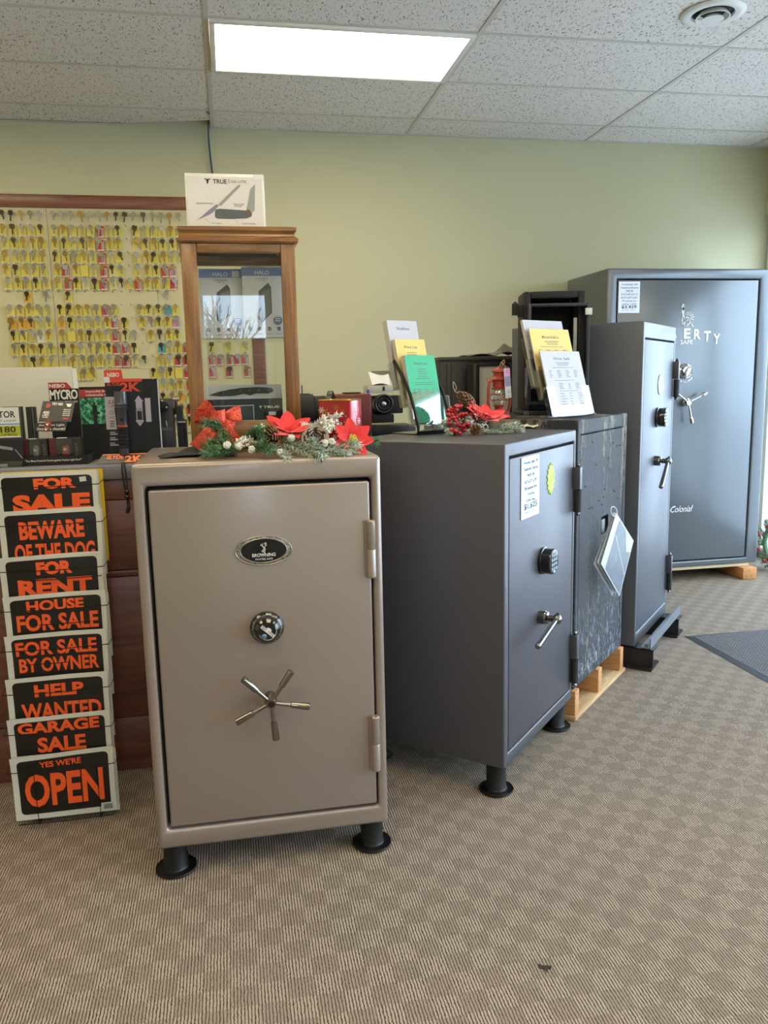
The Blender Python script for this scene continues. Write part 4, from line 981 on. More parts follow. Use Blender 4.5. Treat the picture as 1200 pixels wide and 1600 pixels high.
# the flashlight itself, strapped to the card
(fx0, fz1), (fx1, _), (_, fz0) = lk(177.5, 612, -.02), lk(199, 612, -.02), lk(190, 711, -.02)
fc = (fx0+fx1)/2; rr = (fx1-fx0)/2
fl = thing('flashlight', 'grey and black flashlight with orange ring strapped upright to its pack', 'flashlight', (ox+fc, Y1-.004-rr, CT+fz0+.001))
h = fz1-fz0
MB().lathe((0, 0, 0), (0, 0, 1), [(rr*.70, 0), (rr*.75, .004), (rr*.75, .022)], 24).build('tail_cap', M_gun, fl)
m = MB(); pr = [(rr*.72, .0225)]
for k in range(6): pr += [(rr*.83, .025+k*.012), (rr*.83, .032+k*.012), (rr*.76, .034+k*.012)]
m.lathe((0, 0, 0), (0, 0, 1), pr+[(rr*.78, .0965)], 24); m.build('grip', M_blackmat, fl)
MB().lathe((0, 0, 0), (0, 0, 1), [(rr*.80, .097), (rr*.80, .1025)], 24).build('orange_ring', M_oranc, fl)
MB().lathe((0, 0, 0), (0, 0, 1), [(rr*.76, .103), (rr*.76, .150), (rr*.96, .160), (rr*.98, .165), (rr*.92, .167), (rr*.98, .170), (rr*1.02, .174), (rr*.94, .178), (rr*.97, h-.004), (rr*.95, h), (rr*.8, h-.001)], 24).build('head', M_gun, fl)
MB().lathe((0, -rr*.76, .122), (0, -1, 0), [(.006, 0), (.006, .003), (.004, .004)], 14).build('button', M_blackmat, fl)
# sloping front strip of that pack's stand
m = MB(); q = [lk(150, 722, -.06), lk(242, 722, -.06), lk(232, 709, -.012), lk(162, 709, -.012)]
xa, xb_ = q[0][0], q[1][0]+.01; xa2, xb2 = q[3][0], q[2][0]+.01
V = [(xa, -.066, .002), (xb_, -.066, .002), (xb2, -.030, .030), (xa2, -.030, .030)]
m.add(V+[(x, y+.004, z) for x, y, z in V], [(0, 1, 2, 3), (7, 6, 5, 4), (0, 4, 5, 1), (1, 5, 6, 2), (2, 6, 7, 3), (3, 7, 4, 0)]); fs_ = m.build('stand_front', M_navy, sk, smooth=False)
def sf(p, e=.0012): l_ = Vector(V[0]).lerp(Vector(V[3]), p[2]); r_ = Vector(V[1]).lerp(Vector(V[2]), p[2]); q_ = l_.lerp(r_, p[0]); return (q_.x, q_.y-e, q_.z+e*.6)
m = MB(); put_text(m, 'SLYDE', .12, .44, .42, .85, 0, off=.03, fn=sf); put_text(m, '2K', .46, .80, .06, .78, 0, off=.04, fn=sf); m.add([sf(q) for q in ((0, 0, .90), (1, 0, .90), (1, 0, 1.0), (0, 0, 1.0))], [(0, 1, 2, 3)]); m.build('stand_print', mat('bright_orange_print', 'ef7a3a', .45), fs_, smooth=False)
# black lanyard over the counter edge
c0 = at(194, 722, 2.79); lan = thing('lanyard', 'black cord lanyard with beads hanging over the counter edge', 'lanyard', (c0.x, 2.788, 1.02))
m = MB()
for s in (-1, 1): m.tube([(s*.004-.006, .045, CT-1.02+.006), (s*.004-.004, .005, CT-1.02+.004), (s*.006-.002, -.006, .05), (s*.004+.001, -.006, .0), (.003, -.006, -.012)], .0026, 6)
m.tube([(.003, -.006, -.03), (.008, -.006, -.055), (.004, -.006, -.07), (.001, -.006, -.055), (.003, -.006, -.03)], .0026, 6)
m.build('cord', M_blackmat, lan)
for z_ in (-.014, -.030): MB().sphere((.003, -.006, z_), .0085, n=12, m=8).build('bead', M_blackgloss, lan)
MB().lathe((.006, -.006, -.062), (-.3, 0, -1), [(.005, 0), (.007, .006), (.006, .024)], 10).build('cord_end', M_blackmat, lan)
# key machine right of the packs
a = at(243, 694, 3.10); km = thing('key_machine', 'black key cutting machine on the counter left of the wooden cabinet', 'key machine', (a.x, 3.06, CT))
def lq(px, py, y=0): q = at(px, py, 3.06+y); return q.x-a.x, q.z-CT
m = MB(); x0, zt = lq(242, 667); x1, _ = lq(271, 667); x1h, zh = lq(268, 623)
x0, x1 = x0, x1
m.bx(x0-.01, x1+.02, -.02, .13, .0, .012)
m.prof_x([(.0, .012), (.0, zt-.012), (.05, zt), (.055, zh), (.12, zh), (.12, .012)], x0, x1)
kbody = m.build('housing', mat('soft_black', '353536', .5), km, bevel=.003)
m = MB(); hx_, hz_ = lq(254, 635); m.lathe((hx_, .052, hz_), (0, -1, 0), [(.020, 0), (.020, .010), (.016, .014)], 20); m.bx(x0-.012, hx_-.012, .02, .05, hz_-.03, hz_+.014); m.build('cutter_guard', M_blackmat, km)
m = MB()
for q in ((252, 627), (259, 637), (246, 636)): u, v = lq(*q); m.lathe((u, .040, v), (0, -1, 0), [(.004, 0), (.004, .012), (.002, .013)], 8)
u, v = lq(248, 649); m.cyl((u-.014, .04, v), (u+.008, .04, v), .004, n=10); u, v = lq(261, 667, .02); m.cyl((u, .02, zt-.006), (u-.003, .02, zt+.02), .003, n=8)
m.build('bolts', M_chrome, km)
m = MB(); u, v = lq(274, 640); m.bx(u, u+.022, .04, .10, .03, v+.012).bx(u-.012, u+.006, .05, .09, v-.02, v+.004).bx(u+.022, u+.034, .05, .09, .02, v-.04); m.build('carriage', M_blackmat, km, bevel=.002)
m = MB(); u, v = lq(273, 630); m.cyl((u, .07, v-.03), (u, .07, v+.012), .006, n=10); m.cyl((u-.010, .07, v+.014), (u+.012, .07, v+.014), .008, n=10); u, v = lq(280, 660); m.cyl((u-.006, .03, v), (u+.022, .03, v), .004, n=8); m.build('lever', M_chrome, km)
# motor seen right of the cabinet
a = at(498, 668, 3.15); mo = thing('electric_motor', 'black cylindrical motor on the counter right of the wooden cabinet', 'motor', (a.x, 3.15, CT))
zc_ = at(490, 638, 3.15).z-CT
m = MB(); m.lathe((-.12, 0, zc_), (1, 0, 0), [(.045, 0), (.055, .004), (.055, .10), (.048, .105), (.048, .15), (.030, .155)], 26); bo = m.build('motor_body', M_blackmat, mo)
MB().lathe((.040, 0, zc_+.006), (1, -.25, 0), [(.058, 0), (.060, .004), (.060, .020), (.054, .022), (.040, .014)], 26).build('end_cover', M_black, mo)
MB().bx(-.13, .06, -.05, .05, 0, zc_-.046).build('base', M_blackmat, mo, bevel=.003)
m = MB(); m.cyl((-.06, 0, zc_+.054), (-.06, 0, zc_+.09), .003, n=6); m.bx(-.08, -.03, -.01, .01, zc_+.0545, zc_+.058); m.build('bracket', M_gun, mo)
# key duplicating machine on the work table
a = at(612, 690, 3.36); kd = thing('key_machine', 'black key duplicator with round wheel behind the green brochures', 'key machine', (.62, 3.40, CT))
def ld(px, py, y=0): q = at(px, py, 3.40+y); return q.x-.62, q.z-CT
m = MB(); x0, zb = ld(578, 676); x1, _ = ld(645, 676); m.bx(x0, x1, -.06, .14, 0, zb+.03); m.build('base', M_black, kd, bevel=.003)
m = MB(); x0, z0_ = ld(579, 662); x1, z1_ = ld(612, 646); m.bx(x0, x1, -.05, .05, z0_+.004, z1_).bx(x0+.01, x1+.05, .0, .12, z1_+.0, z1_+.075); hb = m.build('head', M_blackmat, kd, bevel=.004)
wx, wz = ld(598, 631, -.03)
m = MB()
m.tube([(wx+.036*math.cos(t_), -.056, wz+.036*math.sin(t_)) for t_ in [2*PI*k/32 for k in range(32)]], .0065, 8, closed=True); m.tube([(wx+.024*math.cos(t_), -.056, wz+.024*math.sin(t_)) for t_ in [2*PI*k/28 for k in range(28)]], .004, 6, closed=True)
m.lathe((wx, .0, wz), (0, -1, 0), [(.040, 0), (.040, .05), (.018, .05)], 28); wl = m.build('wheel', M_black, kd)
MB().lathe((wx, -.048, wz), (0, -1, 0), [(.0095, 0), (.0095, .012), (.006, .014)], 18).build('hub', mat('aluminium', 'b9b9bb', .3, .9), wl)
m = MB(); x0, z0_ = ld(572, 614, .03); x1, z1_ = ld(612, 602, .03); m.bx(x0, x1, -.02, .10, z0_, z1_); bb = m.build('tray_box', mat('pale_grey_plastic', 'b3b1ac', .5), kd, bevel=.002)
MB().bx((x0+x1)/2+.006, (x0+x1)/2+.016, -.0215, -.0205, z0_+.008, z1_-.004).build('slot', M_ink, bb, smooth=False)
m = MB(); m.grid(lambda u, v: (x0+.02+.09*u, -.015+.10*v, z1_+.002+.05*v+.008*math.sin(4*u+2*v)), 8, 8); m.build('loose_papers', M_paper, kd, solid=.001)
m = MB(); q = ld(590, 592, .1); m.box((q[0]+.03, .13, q[1]+.0), (.10, .006, .07), rot=Matrix.Rotation(R(-12), 3, 'X')); m.build('screen', mat('dim_screen', '5e5d50', .35), kd, bevel=.002)
m = MB(); u, v = ld(577, 612, -.05); m.cyl((u, -.025, v-.008), (u, -.025, v+.008), .005, n=8); m.build('blue_knob', mat('blue_knob', '2b4fa5', .35), kd)
a = at(555, 625, 3.2); rc = thing('tool_case', 'dark red case on the counter behind the snowflake tin', 'case', (a.x-.005, 3.22, CT))
zt = at(555, 616, 3.16).z-CT
MB().bx(-.075, .075, 0, .16, .0, zt).build('case_body', mat('oxblood_case', '6e2a26', .45), rc, bevel=.008)
m = MB(); m.bx(-.03, .035, .02, .10, zt+.0005, zt+.006); m.build('handle', M_blackmat, rc, bevel=.002)
# black floor cabinet behind the charcoal safe with a cloth on top and an open pale-backed box before it
zt = at(745, 557, 3.95).z
x0 = at(688, 600, 3.95).x; x1 = at(812, 600, 3.95).x
bcab = thing('steel_cabinet', 'black steel cabinet standing behind the charcoal safe under a grey cloth', 'cabinet', ((x0+x1)/2, 3.95, 0))
hw = (x1-x0)/2
MB().bx(-hw, hw, 0, .36, 0, zt-.02).build('body', M_black, bcab, bevel=.003)
MB().bx(-hw-.004, hw+.004, -.006, .365, zt-.0195, zt).build('top', mat('grey_metal_top', '4d4c49', .4, .3), bcab, bevel=.002)
m = MB()
for q in (698, 705): u = at(q, 600, 3.95).x-(x0+x1)/2; m.bx(u-.002, u+.002, -.003, -.0005, .3, zt-.03)
m.build('door_edge', M_gun, bcab, smooth=False)
rc_ = random.Random(7)
ccx = at(760, 553, 4.05).x
m = MB(); hwc = .125
m.grid(lambda u, v: (ccx-.12+.30*u, 3.97+.20*v, zt+.0035+.018*abs(math.sin(7*u+3*v))*(.4+u)+.055*math.exp(-((u-.72)**2+(v-.5)**2)/.012)+.02*math.exp(-((u-.95)**2)/.02)*abs(math.sin(9*v))), 40, 14)
t = NT('grey_fleece'); n = t.noise(t.obj(), 90, 5, .7); t.P(Base_Color=t.mix(n, lin('3b3a37'), lin('8a8780')), Roughness=.95); t.bump(n, .8, .004)
tag(m.build('cloth', t.m, solid=.003), 'crumpled grey cloth lying on top of the black steel cabinet', 'cloth')
# ================================================================== on the champagne safe
TB = 1.158
W_oak = wood('golden_oak', '5c3a1e', '85592f', 'a67a45', (16, 16, 1.4), .33, .45)
W_oakh = wood('golden_oak_rail', '5c3a1e', '875c31', 'ad8049', (1.4, 16, 16), .33, .45)
YC = 2.40
l = at(277, 379, YC); r_ = at(464, 379, YC); cxm = (l.x+r_.x)/2; CW = (at(463, 500, YC).x-at(286.5, 500, YC).x)
CD = .262
cab = thing('display_cabinet', 'wooden glass-fronted display cabinet standing on the champagne safe', 'cabinet', (cxm, YC, TB))
hx_ = CW/2
def lc(px, py, y=0): q = at(px, py, YC+y); return q.x-cxm, q.z-TB
zt = lc(370, 380)[1]; _, zo = lc(370, 394.5); _, zb = lc(380, 657); zc_ = lc(370, 353)[1]
xo0 = lc(308, 420)[0]; xo1 = lc(439.5, 420)[0]
mb = MB().bx(-hx_, hx_, 0, CD, 0, .03); mb.build('base_board', W_oakh, cab, bevel=.003)
for nm, a, b in (('stile', -hx_, xo0), ('stile', xo1, hx_)):
    m = MB(); m.bx(a, b, 0, .02, .0302, zt); m.build(nm, W_oak, cab, bevel=.003)
MB().bx(xo0+.0003, xo1-.0003, 0, .02, .0302, zb).build('bottom_rail', W_oakh, cab, bevel=.003)
MB().bx(xo0+.0003, xo1-.0003, 0, .02, zo, zt).build('top_rail', W_oakh, cab, bevel=.003)
for s in (-1, 1):
    x = s*(hx_-.010)
    m = MB(); m.bx(x-.008, x+.008, .0203, .05, .0302, zt).bx(x-.008, x+.008, CD-.03, CD, .0302, zt).bx(x-.008, x+.008, .0503, CD-.0303, zt-.035, zt).bx(x-.008, x+.008, .0503, CD-.0303, .0302, .07)
    m.build('side_frame', W_oak, cab, bevel=.002)
M_gl = clear('cabinet_glass', (.98, .99, .98), .045, .012, .3)
MB().bx(xo0-.004, xo1+.004, .0205, .0235, zb-.006, zo+.006).build('front_glass', M_gl, cab, smooth=False)
MB().bx(-hx_+.02, hx_-.02, CD-.012, CD-.009, .05, zt-.03).build('back_glass', M_gl, cab, smooth=False)
for s in (-1, 1): MB().bx(s*(hx_-.010)-.0015, s*(hx_-.010)+.0015, .05, CD-.03, .07, zt-.035).build('side_glass', M_gl, cab, smooth=False)
m = MB(); m.bx(-hx_+.018, hx_-.018, CD-.03, CD-.0125, .0302, .05).bx(-hx_+.018, hx_-.018, CD-.03, CD-.0125, zt-.03, zt); m.build('back_rail', W_oakh, cab, smooth=False)
dz = zc_-zt
pr = [(-.004, 0), (-.010, dz*.10), (-.011, dz*.26), (-.001, dz*.44), (.002, dz*.58), (.000, dz*.64), (-.006, dz*.74), (-.006, dz*.94), (.002, dz*.96), (.004, dz), ]
# crown: rings of the profile swept round the four sides
m = MB(); rings = []
for off, z in pr:
    o_ = -off*1.0; rings.append([(-hx_-o_, -o_, zt+z), (hx_+o_, -o_, zt+z), (hx_+o_, CD+o_*.3, zt+z), (-hx_-o_, CD+o_*.3, zt+z)])
vs_ = [p for q in rings for p in q]; fs_ = [tuple(range(4))[::-1]]
for i in range(len(rings)-1):
    for k in range(4): fs_.append((i*4+k, i*4+(k+1) % 4, (i+1)*4+(k+1) % 4, (i+1)*4+k))
q = (len(rings)-1)*4; fs_.append((q, q+1, q+2, q+3)); m.add(vs_, fs_)
m.build('crown', W_oakh, cab, angle=25)
# dark sheet painting in the shade under the cabinet top
MB().bx(xo0-.0, xo1+.0, .03, CD-.032, zt-.0022, zt-.0006).build('top_shade', mat('dark_top_shade', '231c16', .8), cab, smooth=False)
# shelf under the power bank boxes
_, zs1 = lc(370, 528.5, .10)
MB().bx(-hx_+.0195, hx_-.0195, .045, CD-.033, zs1-.007, zs1-.0006).build('glass_shelf', M_gl, cab, smooth=False)
M_hal = mat('pale_grey_box', 'cfcdcc', .45); M_halb = mat('slate_blue_band', '7080b0', .45)
def halo(px0, px1, ptop, Y, lab, sticker):
    y = Y-YC; x0, z1 = lc(px0, ptop, y); x1, _ = lc(px1, ptop, y); ww = x1-x0; hh_ = z1-zs1
    o = thing('power_bank_box', lab, 'box', (cxm+x0, Y, TB+zs1))
    b_ = MB().bx(0, ww, 0, .045, 0, hh_).build('carton', M_hal, o, bevel=.001)
    MB().bx(.0005, ww-.0005, -.0007, -.0001, hh_*.875, hh_-.0008).build('blue_band', M_halb, o, smooth=False)
    lettering('brand_print', 'HALO', M_wtxt, b_, ww*.33, ww*.68, hh_*.893, hh_*.950, -.0012, off=.01)
    m = MB(); put_text(m, 'ULTRAPACK', ww*.34, ww*.66, hh_*.825, hh_*.85, -.0008); put_text(m, '10,000 mAh', ww*.42, ww*.58, hh_*.80, hh_*.815, -.0008)
    for k in range(4):
        c = ww*(.16+.24*k); m.bx(c-.005, c+.005, -.0009, -.0002, hh_*.10, hh_*.155); put_text(m, ('Phones', 'Tablets', 'Games', 'Cameras')[k], c-.010, c+.010, hh_*.045, hh_*.065, -.0008)
    m.build('carton_print', M_grayink, b_, smooth=False)
    m = MB(); X0, X1, Z0_, Z1_ = ww*.37, ww*.72, hh_*.22, hh_*.72
    m.add([(X0, -.0009, Z0_+.01), (X0+.012, -.0009, Z0_), (X1, -.0009, Z0_+.028), (X1, -.0009, Z1_), (X1-.008, -.0009, Z1_+.012), (X0+.004, -.0009, Z1_-.012)], [(0, 1, 2, 3, 4, 5)])
    q_ = m.build('power_bank_picture', mat('device_grey', '4c4a48', .35), b_, smooth=False)
    m = MB(); m.add([(X0+.014, -.0012, Z0_+.006), (X1-.003, -.0012, Z0_+.030), (X1-.003, -.0012, Z1_-.004), (X0+.014, -.0012, Z1_-.016)], [(0, 1, 2, 3)]); m.build('device_face', mat('device_light', '6f6c68', .35), q_, smooth=False)
    m = MB(); m.prism(ellipse(ww*.86, hh_*.245, .0135, .0135, 22), -.001, -.0002); sl_ = m.build('round_seal', mat('seal_blue', '5d6a96', .45), b_, smooth=False)
    m = MB(); 
    for k in range(3): m.bx(ww*.86-.008, ww*.86+.008, -.0016, -.0011, hh_*.235+k*.006, hh_*.235+.002+k*.006)
    m.build('seal_print', M_wtxt, sl_, smooth=False)
    if sticker: MB().bx(ww*.78, ww*.95, -.0016, -.0009, hh_*.885, hh_*.97).build('price_sticker', M_paper, o, smooth=False)
halo(309.5, 376.5, 420, YC+.112, 'pale power bank box with price sticker, left on the glass shelf', True)
halo(376.8, 439.5, 417, YC+.085, 'pale power bank box without sticker, right on the glass shelf', False)
# knife box and small dark boxes on the cabinet floor
y = .05; x0, z1 = lc(320, 603, y); x1, z2 = lc(441, 622, y); _, zf = lc(380, 655, y)
kb_ = thing('knife_box', 'black knife display box with folding knife on its grey top in the cabinet', 'knife box', (cxm, YC+y, TB+.0305))
Z1 = z2-.0305; ZT = z1-.0305
m = MB(); m.prof_x([(0, 0), (0, Z1), (.05, ZT), (.08, ZT), (.08, 0)], x0, x1); bx_ = m.build('carton', M_blackmat, kb_, smooth=False)
V = [(x0+.001, -.0008, Z1), (x1-.001, -.0008, Z1), (x1-.001, .0492, ZT), (x0+.001, .0492, ZT)]
m = MB(); m.add([(p[0], p[1], p[2]+.0004) for p in V], [(0, 1, 2, 3)]); gf = m.build('grey_face', mat('pale_grey_face', '9a9da1', .4), bx_, smooth=False)
def kf(p, e=.0012): a_ = Vector(V[0]).lerp(Vector(V[1]), p[0]); b_ = Vector(V[3]).lerp(Vector(V[2]), p[0]); q_ = a_.lerp(b_, p[2]); return (q_.x, q_.y-e, q_.z+e*.7)
m = MB(); m.add([kf(p) for p in ((.03, 0, .30), (.16, 0, .52), (.30, 0, .66), (.36, 0, .72), (.40, 0, .62), (.37, 0, .22), (.20, 0, .20))], [(0, 1, 2, 3, 4, 5, 6)])
m.add([kf(p) for p in ((.36, 0, .70), (.46, 0, .78), (.70, 0, .82), (.88, 0, .72), (.90, 0, .50), (.84, 0, .34), (.66, 0, .36), (.58, 0, .22), (.50, 0, .36), (.38, 0, .22))], [tuple(range(10))])
kn_ = m.build('knife', M_black, kb_, smooth=False)
m = MB()
for u in (.46, .58, .70, .82): m.add([kf((u+.018*math.cos(q), 0, .56+.09*math.sin(q)), .002) for q in [2*PI*k/12 for k in range(12)]], [tuple(range(12))])
m.build('handle_holes', M_gun, kn_, smooth=False)
def true_mark(m, x0, x1, z0, z1, y):
    h_ = z1-z0; put_text(m, 'TRUE', x0+h_*1.8, x1, z0, z1, y, off=.02)
    stroke(m, [(x0, z1), (x0+h_*.48, z1-h_*.08), (x0+h_*.55, z0+h_*.05)], h_*.22, y); stroke(m, [(x0+h_*1.2, z1), (x0+h_*.72, z1-h_*.08), (x0+h_*.65, z0+h_*.05)], h_*.22, y); stroke(m, [(x0+h_*.3, z1-h_*.30), (x0+h_*.9, z1-h_*.30)], h_*.15, y)
a0, b0 = lc(405, 638, y); a1, b1 = lc(436, 633.5, y)
m = MB(); true_mark(m, a0, a1, b0-.0305, b1-.0305, -.0006); m.build('brand_print', M_wtxt, bx_, smooth=False)
m = MB(); a0, b0 = lc(420, 649, y); a1, b1 = lc(431, 643, y); m.bx(a0, a1, -.001, -.0002, b0-.0305, b1-.0305); m.build('price_sticker', M_paper, bx_, smooth=False)
y = .028; x0, z1 = lc(330, 634, y); x1, _ = lc(397, 634, y)
o = thing('knife_box', 'low dark navy box with pale edge before the knife box in the cabinet', 'knife box', (cxm+x0, YC+y, TB+.0305)); ww = x1-x0; hh_ = z1-.0305
b_ = MB().bx(0, ww, 0, .021, 0, hh_).build('carton', mat('dark_navy_box', '1b1c28', .3), o, bevel=.001)
m = MB(); m.bx(0, ww, -.0008, -.0001, hh_-.003, hh_-.001).bx(ww-.003, ww-.001, -.0008, -.0001, 0, hh_-.004); m.build('pale_edge', M_lil, b_, smooth=False)
# framed product card leaning on top of the cabinet
y = .06; x0, z1 = lc(287.5, 268.5, y); x1, _ = lc(412, 269, y); zbase = zc_+.0008
pc = thing('sign_holder', 'white framed card picturing a folding knife on top of the cabinet', 'sign', (cxm+x0, YC+y, TB+zbase)); ww = x1-x0; hh_ = z1-zbase
pc.rotation_euler = (R(-3), 0, 0)
MB().bx(0, ww, 0, .022, 0, hh_).build('case', mat('glossy_white_case', 'dcdad4', .25, coat=.4), pc, bevel=.002)
cdx = MB().bx(.006, ww-.006, -.0012, -.0002, .0, hh_-.009).build('picture', mat('pale_photo', 'cfcac5', .4), pc, smooth=False)
def lp_(px, py): q = lc(px, py, y); return q[0]-x0, q[1]-zbase
m = MB(); a0, b0 = lp_(320, 286); a1, b1 = lp_(354, 279.5); true_mark(m, a0, a1, b0, b1, -.0016); a0, b0 = lp_(361, 285); a1, b1 = lp_(385, 281.5); put_text(m, 'DUAL CUTTER', a0, a1, b0, b1, -.0016)
a0, b0 = lp_(357.5, 286); a1, b1 = lp_(357.9, 279); m.bx(a0, a1, -.0016, -.0012, b0, b1)
for s, q0, q1 in (('Spring-Loaded Scissors', (307, 319), (333, 316)), ('Stainless Steel', (365, 320), (381, 317.5)), ('Knife Blade', (367, 323), (378, 320.8)), ('Wire Strippers', (330, 350.5), (347, 348)), ('Sculpted Handle', (378, 351), (399, 348.5))):
    a0, b0 = lp_(*q0); a1, b1 = lp_(*q1); put_text(m, s, a0, a1, b0, b1, -.0016)
for q0, q1 in (((321, 342), (328, 348)), ((366, 342), (372, 349)), ((345, 318), (336, 322))): stroke(m, [lp_(*q0), lp_(*q1)], .0006, -.0016)
m.build('card_print', M_ink, cdx, smooth=False)
m = MB(); m.prism([lp_(*q) for q in ((337, 327), (344, 326), (366, 327.5), (386, 329), (394, 333), (393, 338), (386, 341), (360, 342), (340, 341.5), (336, 339), (336, 331))][::-1], -.0022, -.0013); m.build('knife_handle_picture', mat('handle_grey', '4f565a', .4), cdx, smooth=False)
m = MB(); m.prism([lp_(*q) for q in ((385, 328), (391, 295), (398.5, 287), (398, 329), (393, 333))][::-1], -.0020, -.0013)
m.prism([lp_(*q) for q in ((341, 319), (372, 288), (376, 288), (375, 291), (345, 322))][::-1], -.0020, -.0013); m.build('blade_picture', mat('blade_grey', '8d8f8c', .35), cdx, smooth=False)
m = MB(); m.prism([lp_(*q) for q in ((309, 343.5), (322, 332), (329, 326), (338, 319), (342, 321), (334, 330), (329, 334))][::-1], -.0021, -.0013); m.build('scissors_picture', mat('scissor_blue', '74788c', .35), cdx, smooth=False)
m = MB(); u, v = lp_(388, 331.5); m.prism(ellipse(u, v, .007, .007, 18), -.003, -.0022); m.build('pivot_picture', mat('pivot_brown', '6f463c', .35), cdx, smooth=False)
m = MB(); a0, b0 = lp_(396, 280); a1, b1 = lp_(411.5, 272); m.bx(a0, a1, -.0018, -.0012, b0, b1); m.build('price_sticker', M_paper, cdx, smooth=False)
# ---- evergreen pieces
def needle_mat(name, c0, c1, frost):
    t = NT(name); o_ = t.obj(); n = t.noise(o_, 40, 3); f = t.noise(o_, 130, 3, .6)
    c = t.mix(n, lin(c0), lin(c1)); c = t.mix(t.n('ShaderNodeMapRange', {'Value': f, 'From Min': .75-frost, 'From Max': .95-frost}).outputs[0], c, lin('dfe3da'))
    t.P(Base_Color=c, Roughness=.55); return t.m
M_pine = needle_mat('pine_green', '2f5a36', '5f8a58', .16); M_pinef = needle_mat('pine_frosted', '5d7a5e', '8fa58a', .34); M_pined = needle_mat('pine_blue_green', '33603f', '6a9468', .20)
M_stem = mat('brown_stem', '4a3626', .8)
def sprig(mb, p0, d, L, n, nl, rng, droop=.1, nr=.0011):
    """a twig with needles all round, one mesh"""
    p0 = Vector(p0); d = Vector(d).normalized(); pts = [p0+d*L*k/5+Vector((0, 0, -droop*L*(k/5)**2)) for k in range(6)]
    mb.tube(pts, [.0022*(1-k*.12) for k in range(6)], 5, 1)
    for k in range(n):
        s = (k+rng.random())/n; i = min(4, int(s*5)); p = pts[i].lerp(pts[i+1], s*5-i); ax = (pts[i+1]-pts[i]).normalized()
        a, b, c = mb.frame(ax); t_ = rng.uniform(0, 2*PI); out = a*math.cos(t_)+b*math.sin(t_)
        nd = (out*.8+ax*rng.uniform(.5, 1.0)).normalized(); ln = nl*rng.uniform(.7, 1.15)
        e = p+nd*ln; sd = nd.cross(out).normalized() if nd.cross(out).length > .01 else a; up_ = nd.cross(sd)
        w_ = nr
        vs = [p+sd*w_, p-sd*w_*.5+up_*w_*.87, p-sd*w_*.5-up_*w_*.87]; md = p.lerp(e, .6)
        vs += [md+(v-p)*.8 for v in vs]+[e]
        mb.add(vs, [(0, 1, 4, 3), (1, 2, 5, 4), (2, 0, 3, 5), (3, 4, 6), (4, 5, 6), (5, 3, 6)], 0)
def cone(mb, c, ax, R0, L, rng, rows_=9):
    c = Vector(c); a, b, x = mb.frame(ax)
    mb.lathe(c, x, [(R0*.3, 0), (R0*.55, L*.2), (R0*.5, L*.5), (R0*.25, L*.9), (.001, L)], 10, 0)
    k = 0
    for i in range(rows_):
        f = i/(rows_-1); rr = R0*(math.sin(PI*(.22+.74*f))**.8); n = max(3, int(9*rr/R0)); z = L*(.04+.9*f)
        for j in range(n):
            t_ = 2*PI*(j+.5*(i % 2))/n+rng.uniform(-.1, .1); o_ = a*math.cos(t_)+b*math.sin(t_); s_ = x.cross(o_)
            p = c+x*z+o_*rr*.35; e = c+x*(z+R0*.28)+o_*rr; wd_ = R0*.26
            th = x*R0*.07
            q_ = p+(e-p)*.80; th = x*R0*.10
            A_ = [p-s_*wd_*.4, p+s_*wd_*.4, q_+s_*wd_*.9, q_-s_*wd_*.9]; B_ = [q_-s_*wd_*.9, q_+s_*wd_*.9, e+s_*wd_*.7+x*R0*.05, e-s_*wd_*.7+x*R0*.05]
            for vs, mi_ in ((A_, 0), (B_, 1)):
                vs = vs+[v+th for v in vs]; mb.add(vs, [(0, 1, 2, 3), (7, 6, 5, 4), (0, 4, 5, 1), (1, 5, 6, 2), (2, 6, 7, 3), (3, 7, 4, 0)], mi_)
M_cone = mat('pine_cone', '4a2c1c', .7, var=.3, vscale=40); M_conetip = mat('cone_frost', 'c4b9a8', .8); M_conetan = mat('cone_tan', '9a7650', .75)
def poinsettia(mb, c, nrm, Rr, rng, n1=7, n2=6, up_=0.0):
    c = Vector(c); a, b, x = mb.frame(nrm); ph = rng.uniform(0, 1)
    for ring, (n, L, lift) in enumerate(((n1, Rr, .12), (n2, Rr*.68, .55))):
        for j in range(n):
            t_ = 2*PI*(j+ph+.5*ring)/n+rng.uniform(-.12, .12); o_ = (a*math.cos(t_)+b*math.sin(t_)); lf = lift+up_+rng.uniform(-.15, .2); s_ = x.cross(o_); Lj = L*rng.uniform(.88, 1.08)
            def fn(u, v, o_=o_, s_=s_, lf=lf, Lj=Lj):
                wd_ = Lj*.36*math.sin(PI*min(1, u*.93+.05))**.9*(1.0-.15*u); q = (v-.5)*2
                return c+o_*(Lj*(.06+.94*u))+x*(Lj*lf*u*(1-.35*u)+.10*Lj*abs(q)*(1-u)+.03*Lj*math.cos(6*u)*q*q)+s_*wd_*q*.86
            mb.grid(fn, 7, 4)
def flower(name, parent, c, nrm, Rr, rng, mt, centre=True, up_=0.0):
    m = MB(); poinsettia(m, c, nrm, Rr, rng, up_=up_); o = m.build(name, mt, parent, angle=60, solid=.0012)
    if centre:
        m = MB(); c = Vector(c); a, b, x = m.frame(nrm)
        for k in range(12): t_ = 2.4*k; r0 = .0035*math.sqrt(k); m.sphere(c+x*Rr*.20+a*r0*math.cos(t_)+b*r0*math.sin(t_), .0042, n=8, m=5)
        m.build('flower_centre', mat('yellow_green', 'b5a632', .5), o)
    return o
t = NT('red_velvet'); n = t.noise(t.obj(), 30, 3); t.P(Base_Color=t.mix(n, lin('c8151c'), lin('ea2a2c')), Roughness=.6, Sheen_Weight=.3); M_velvet = t.m
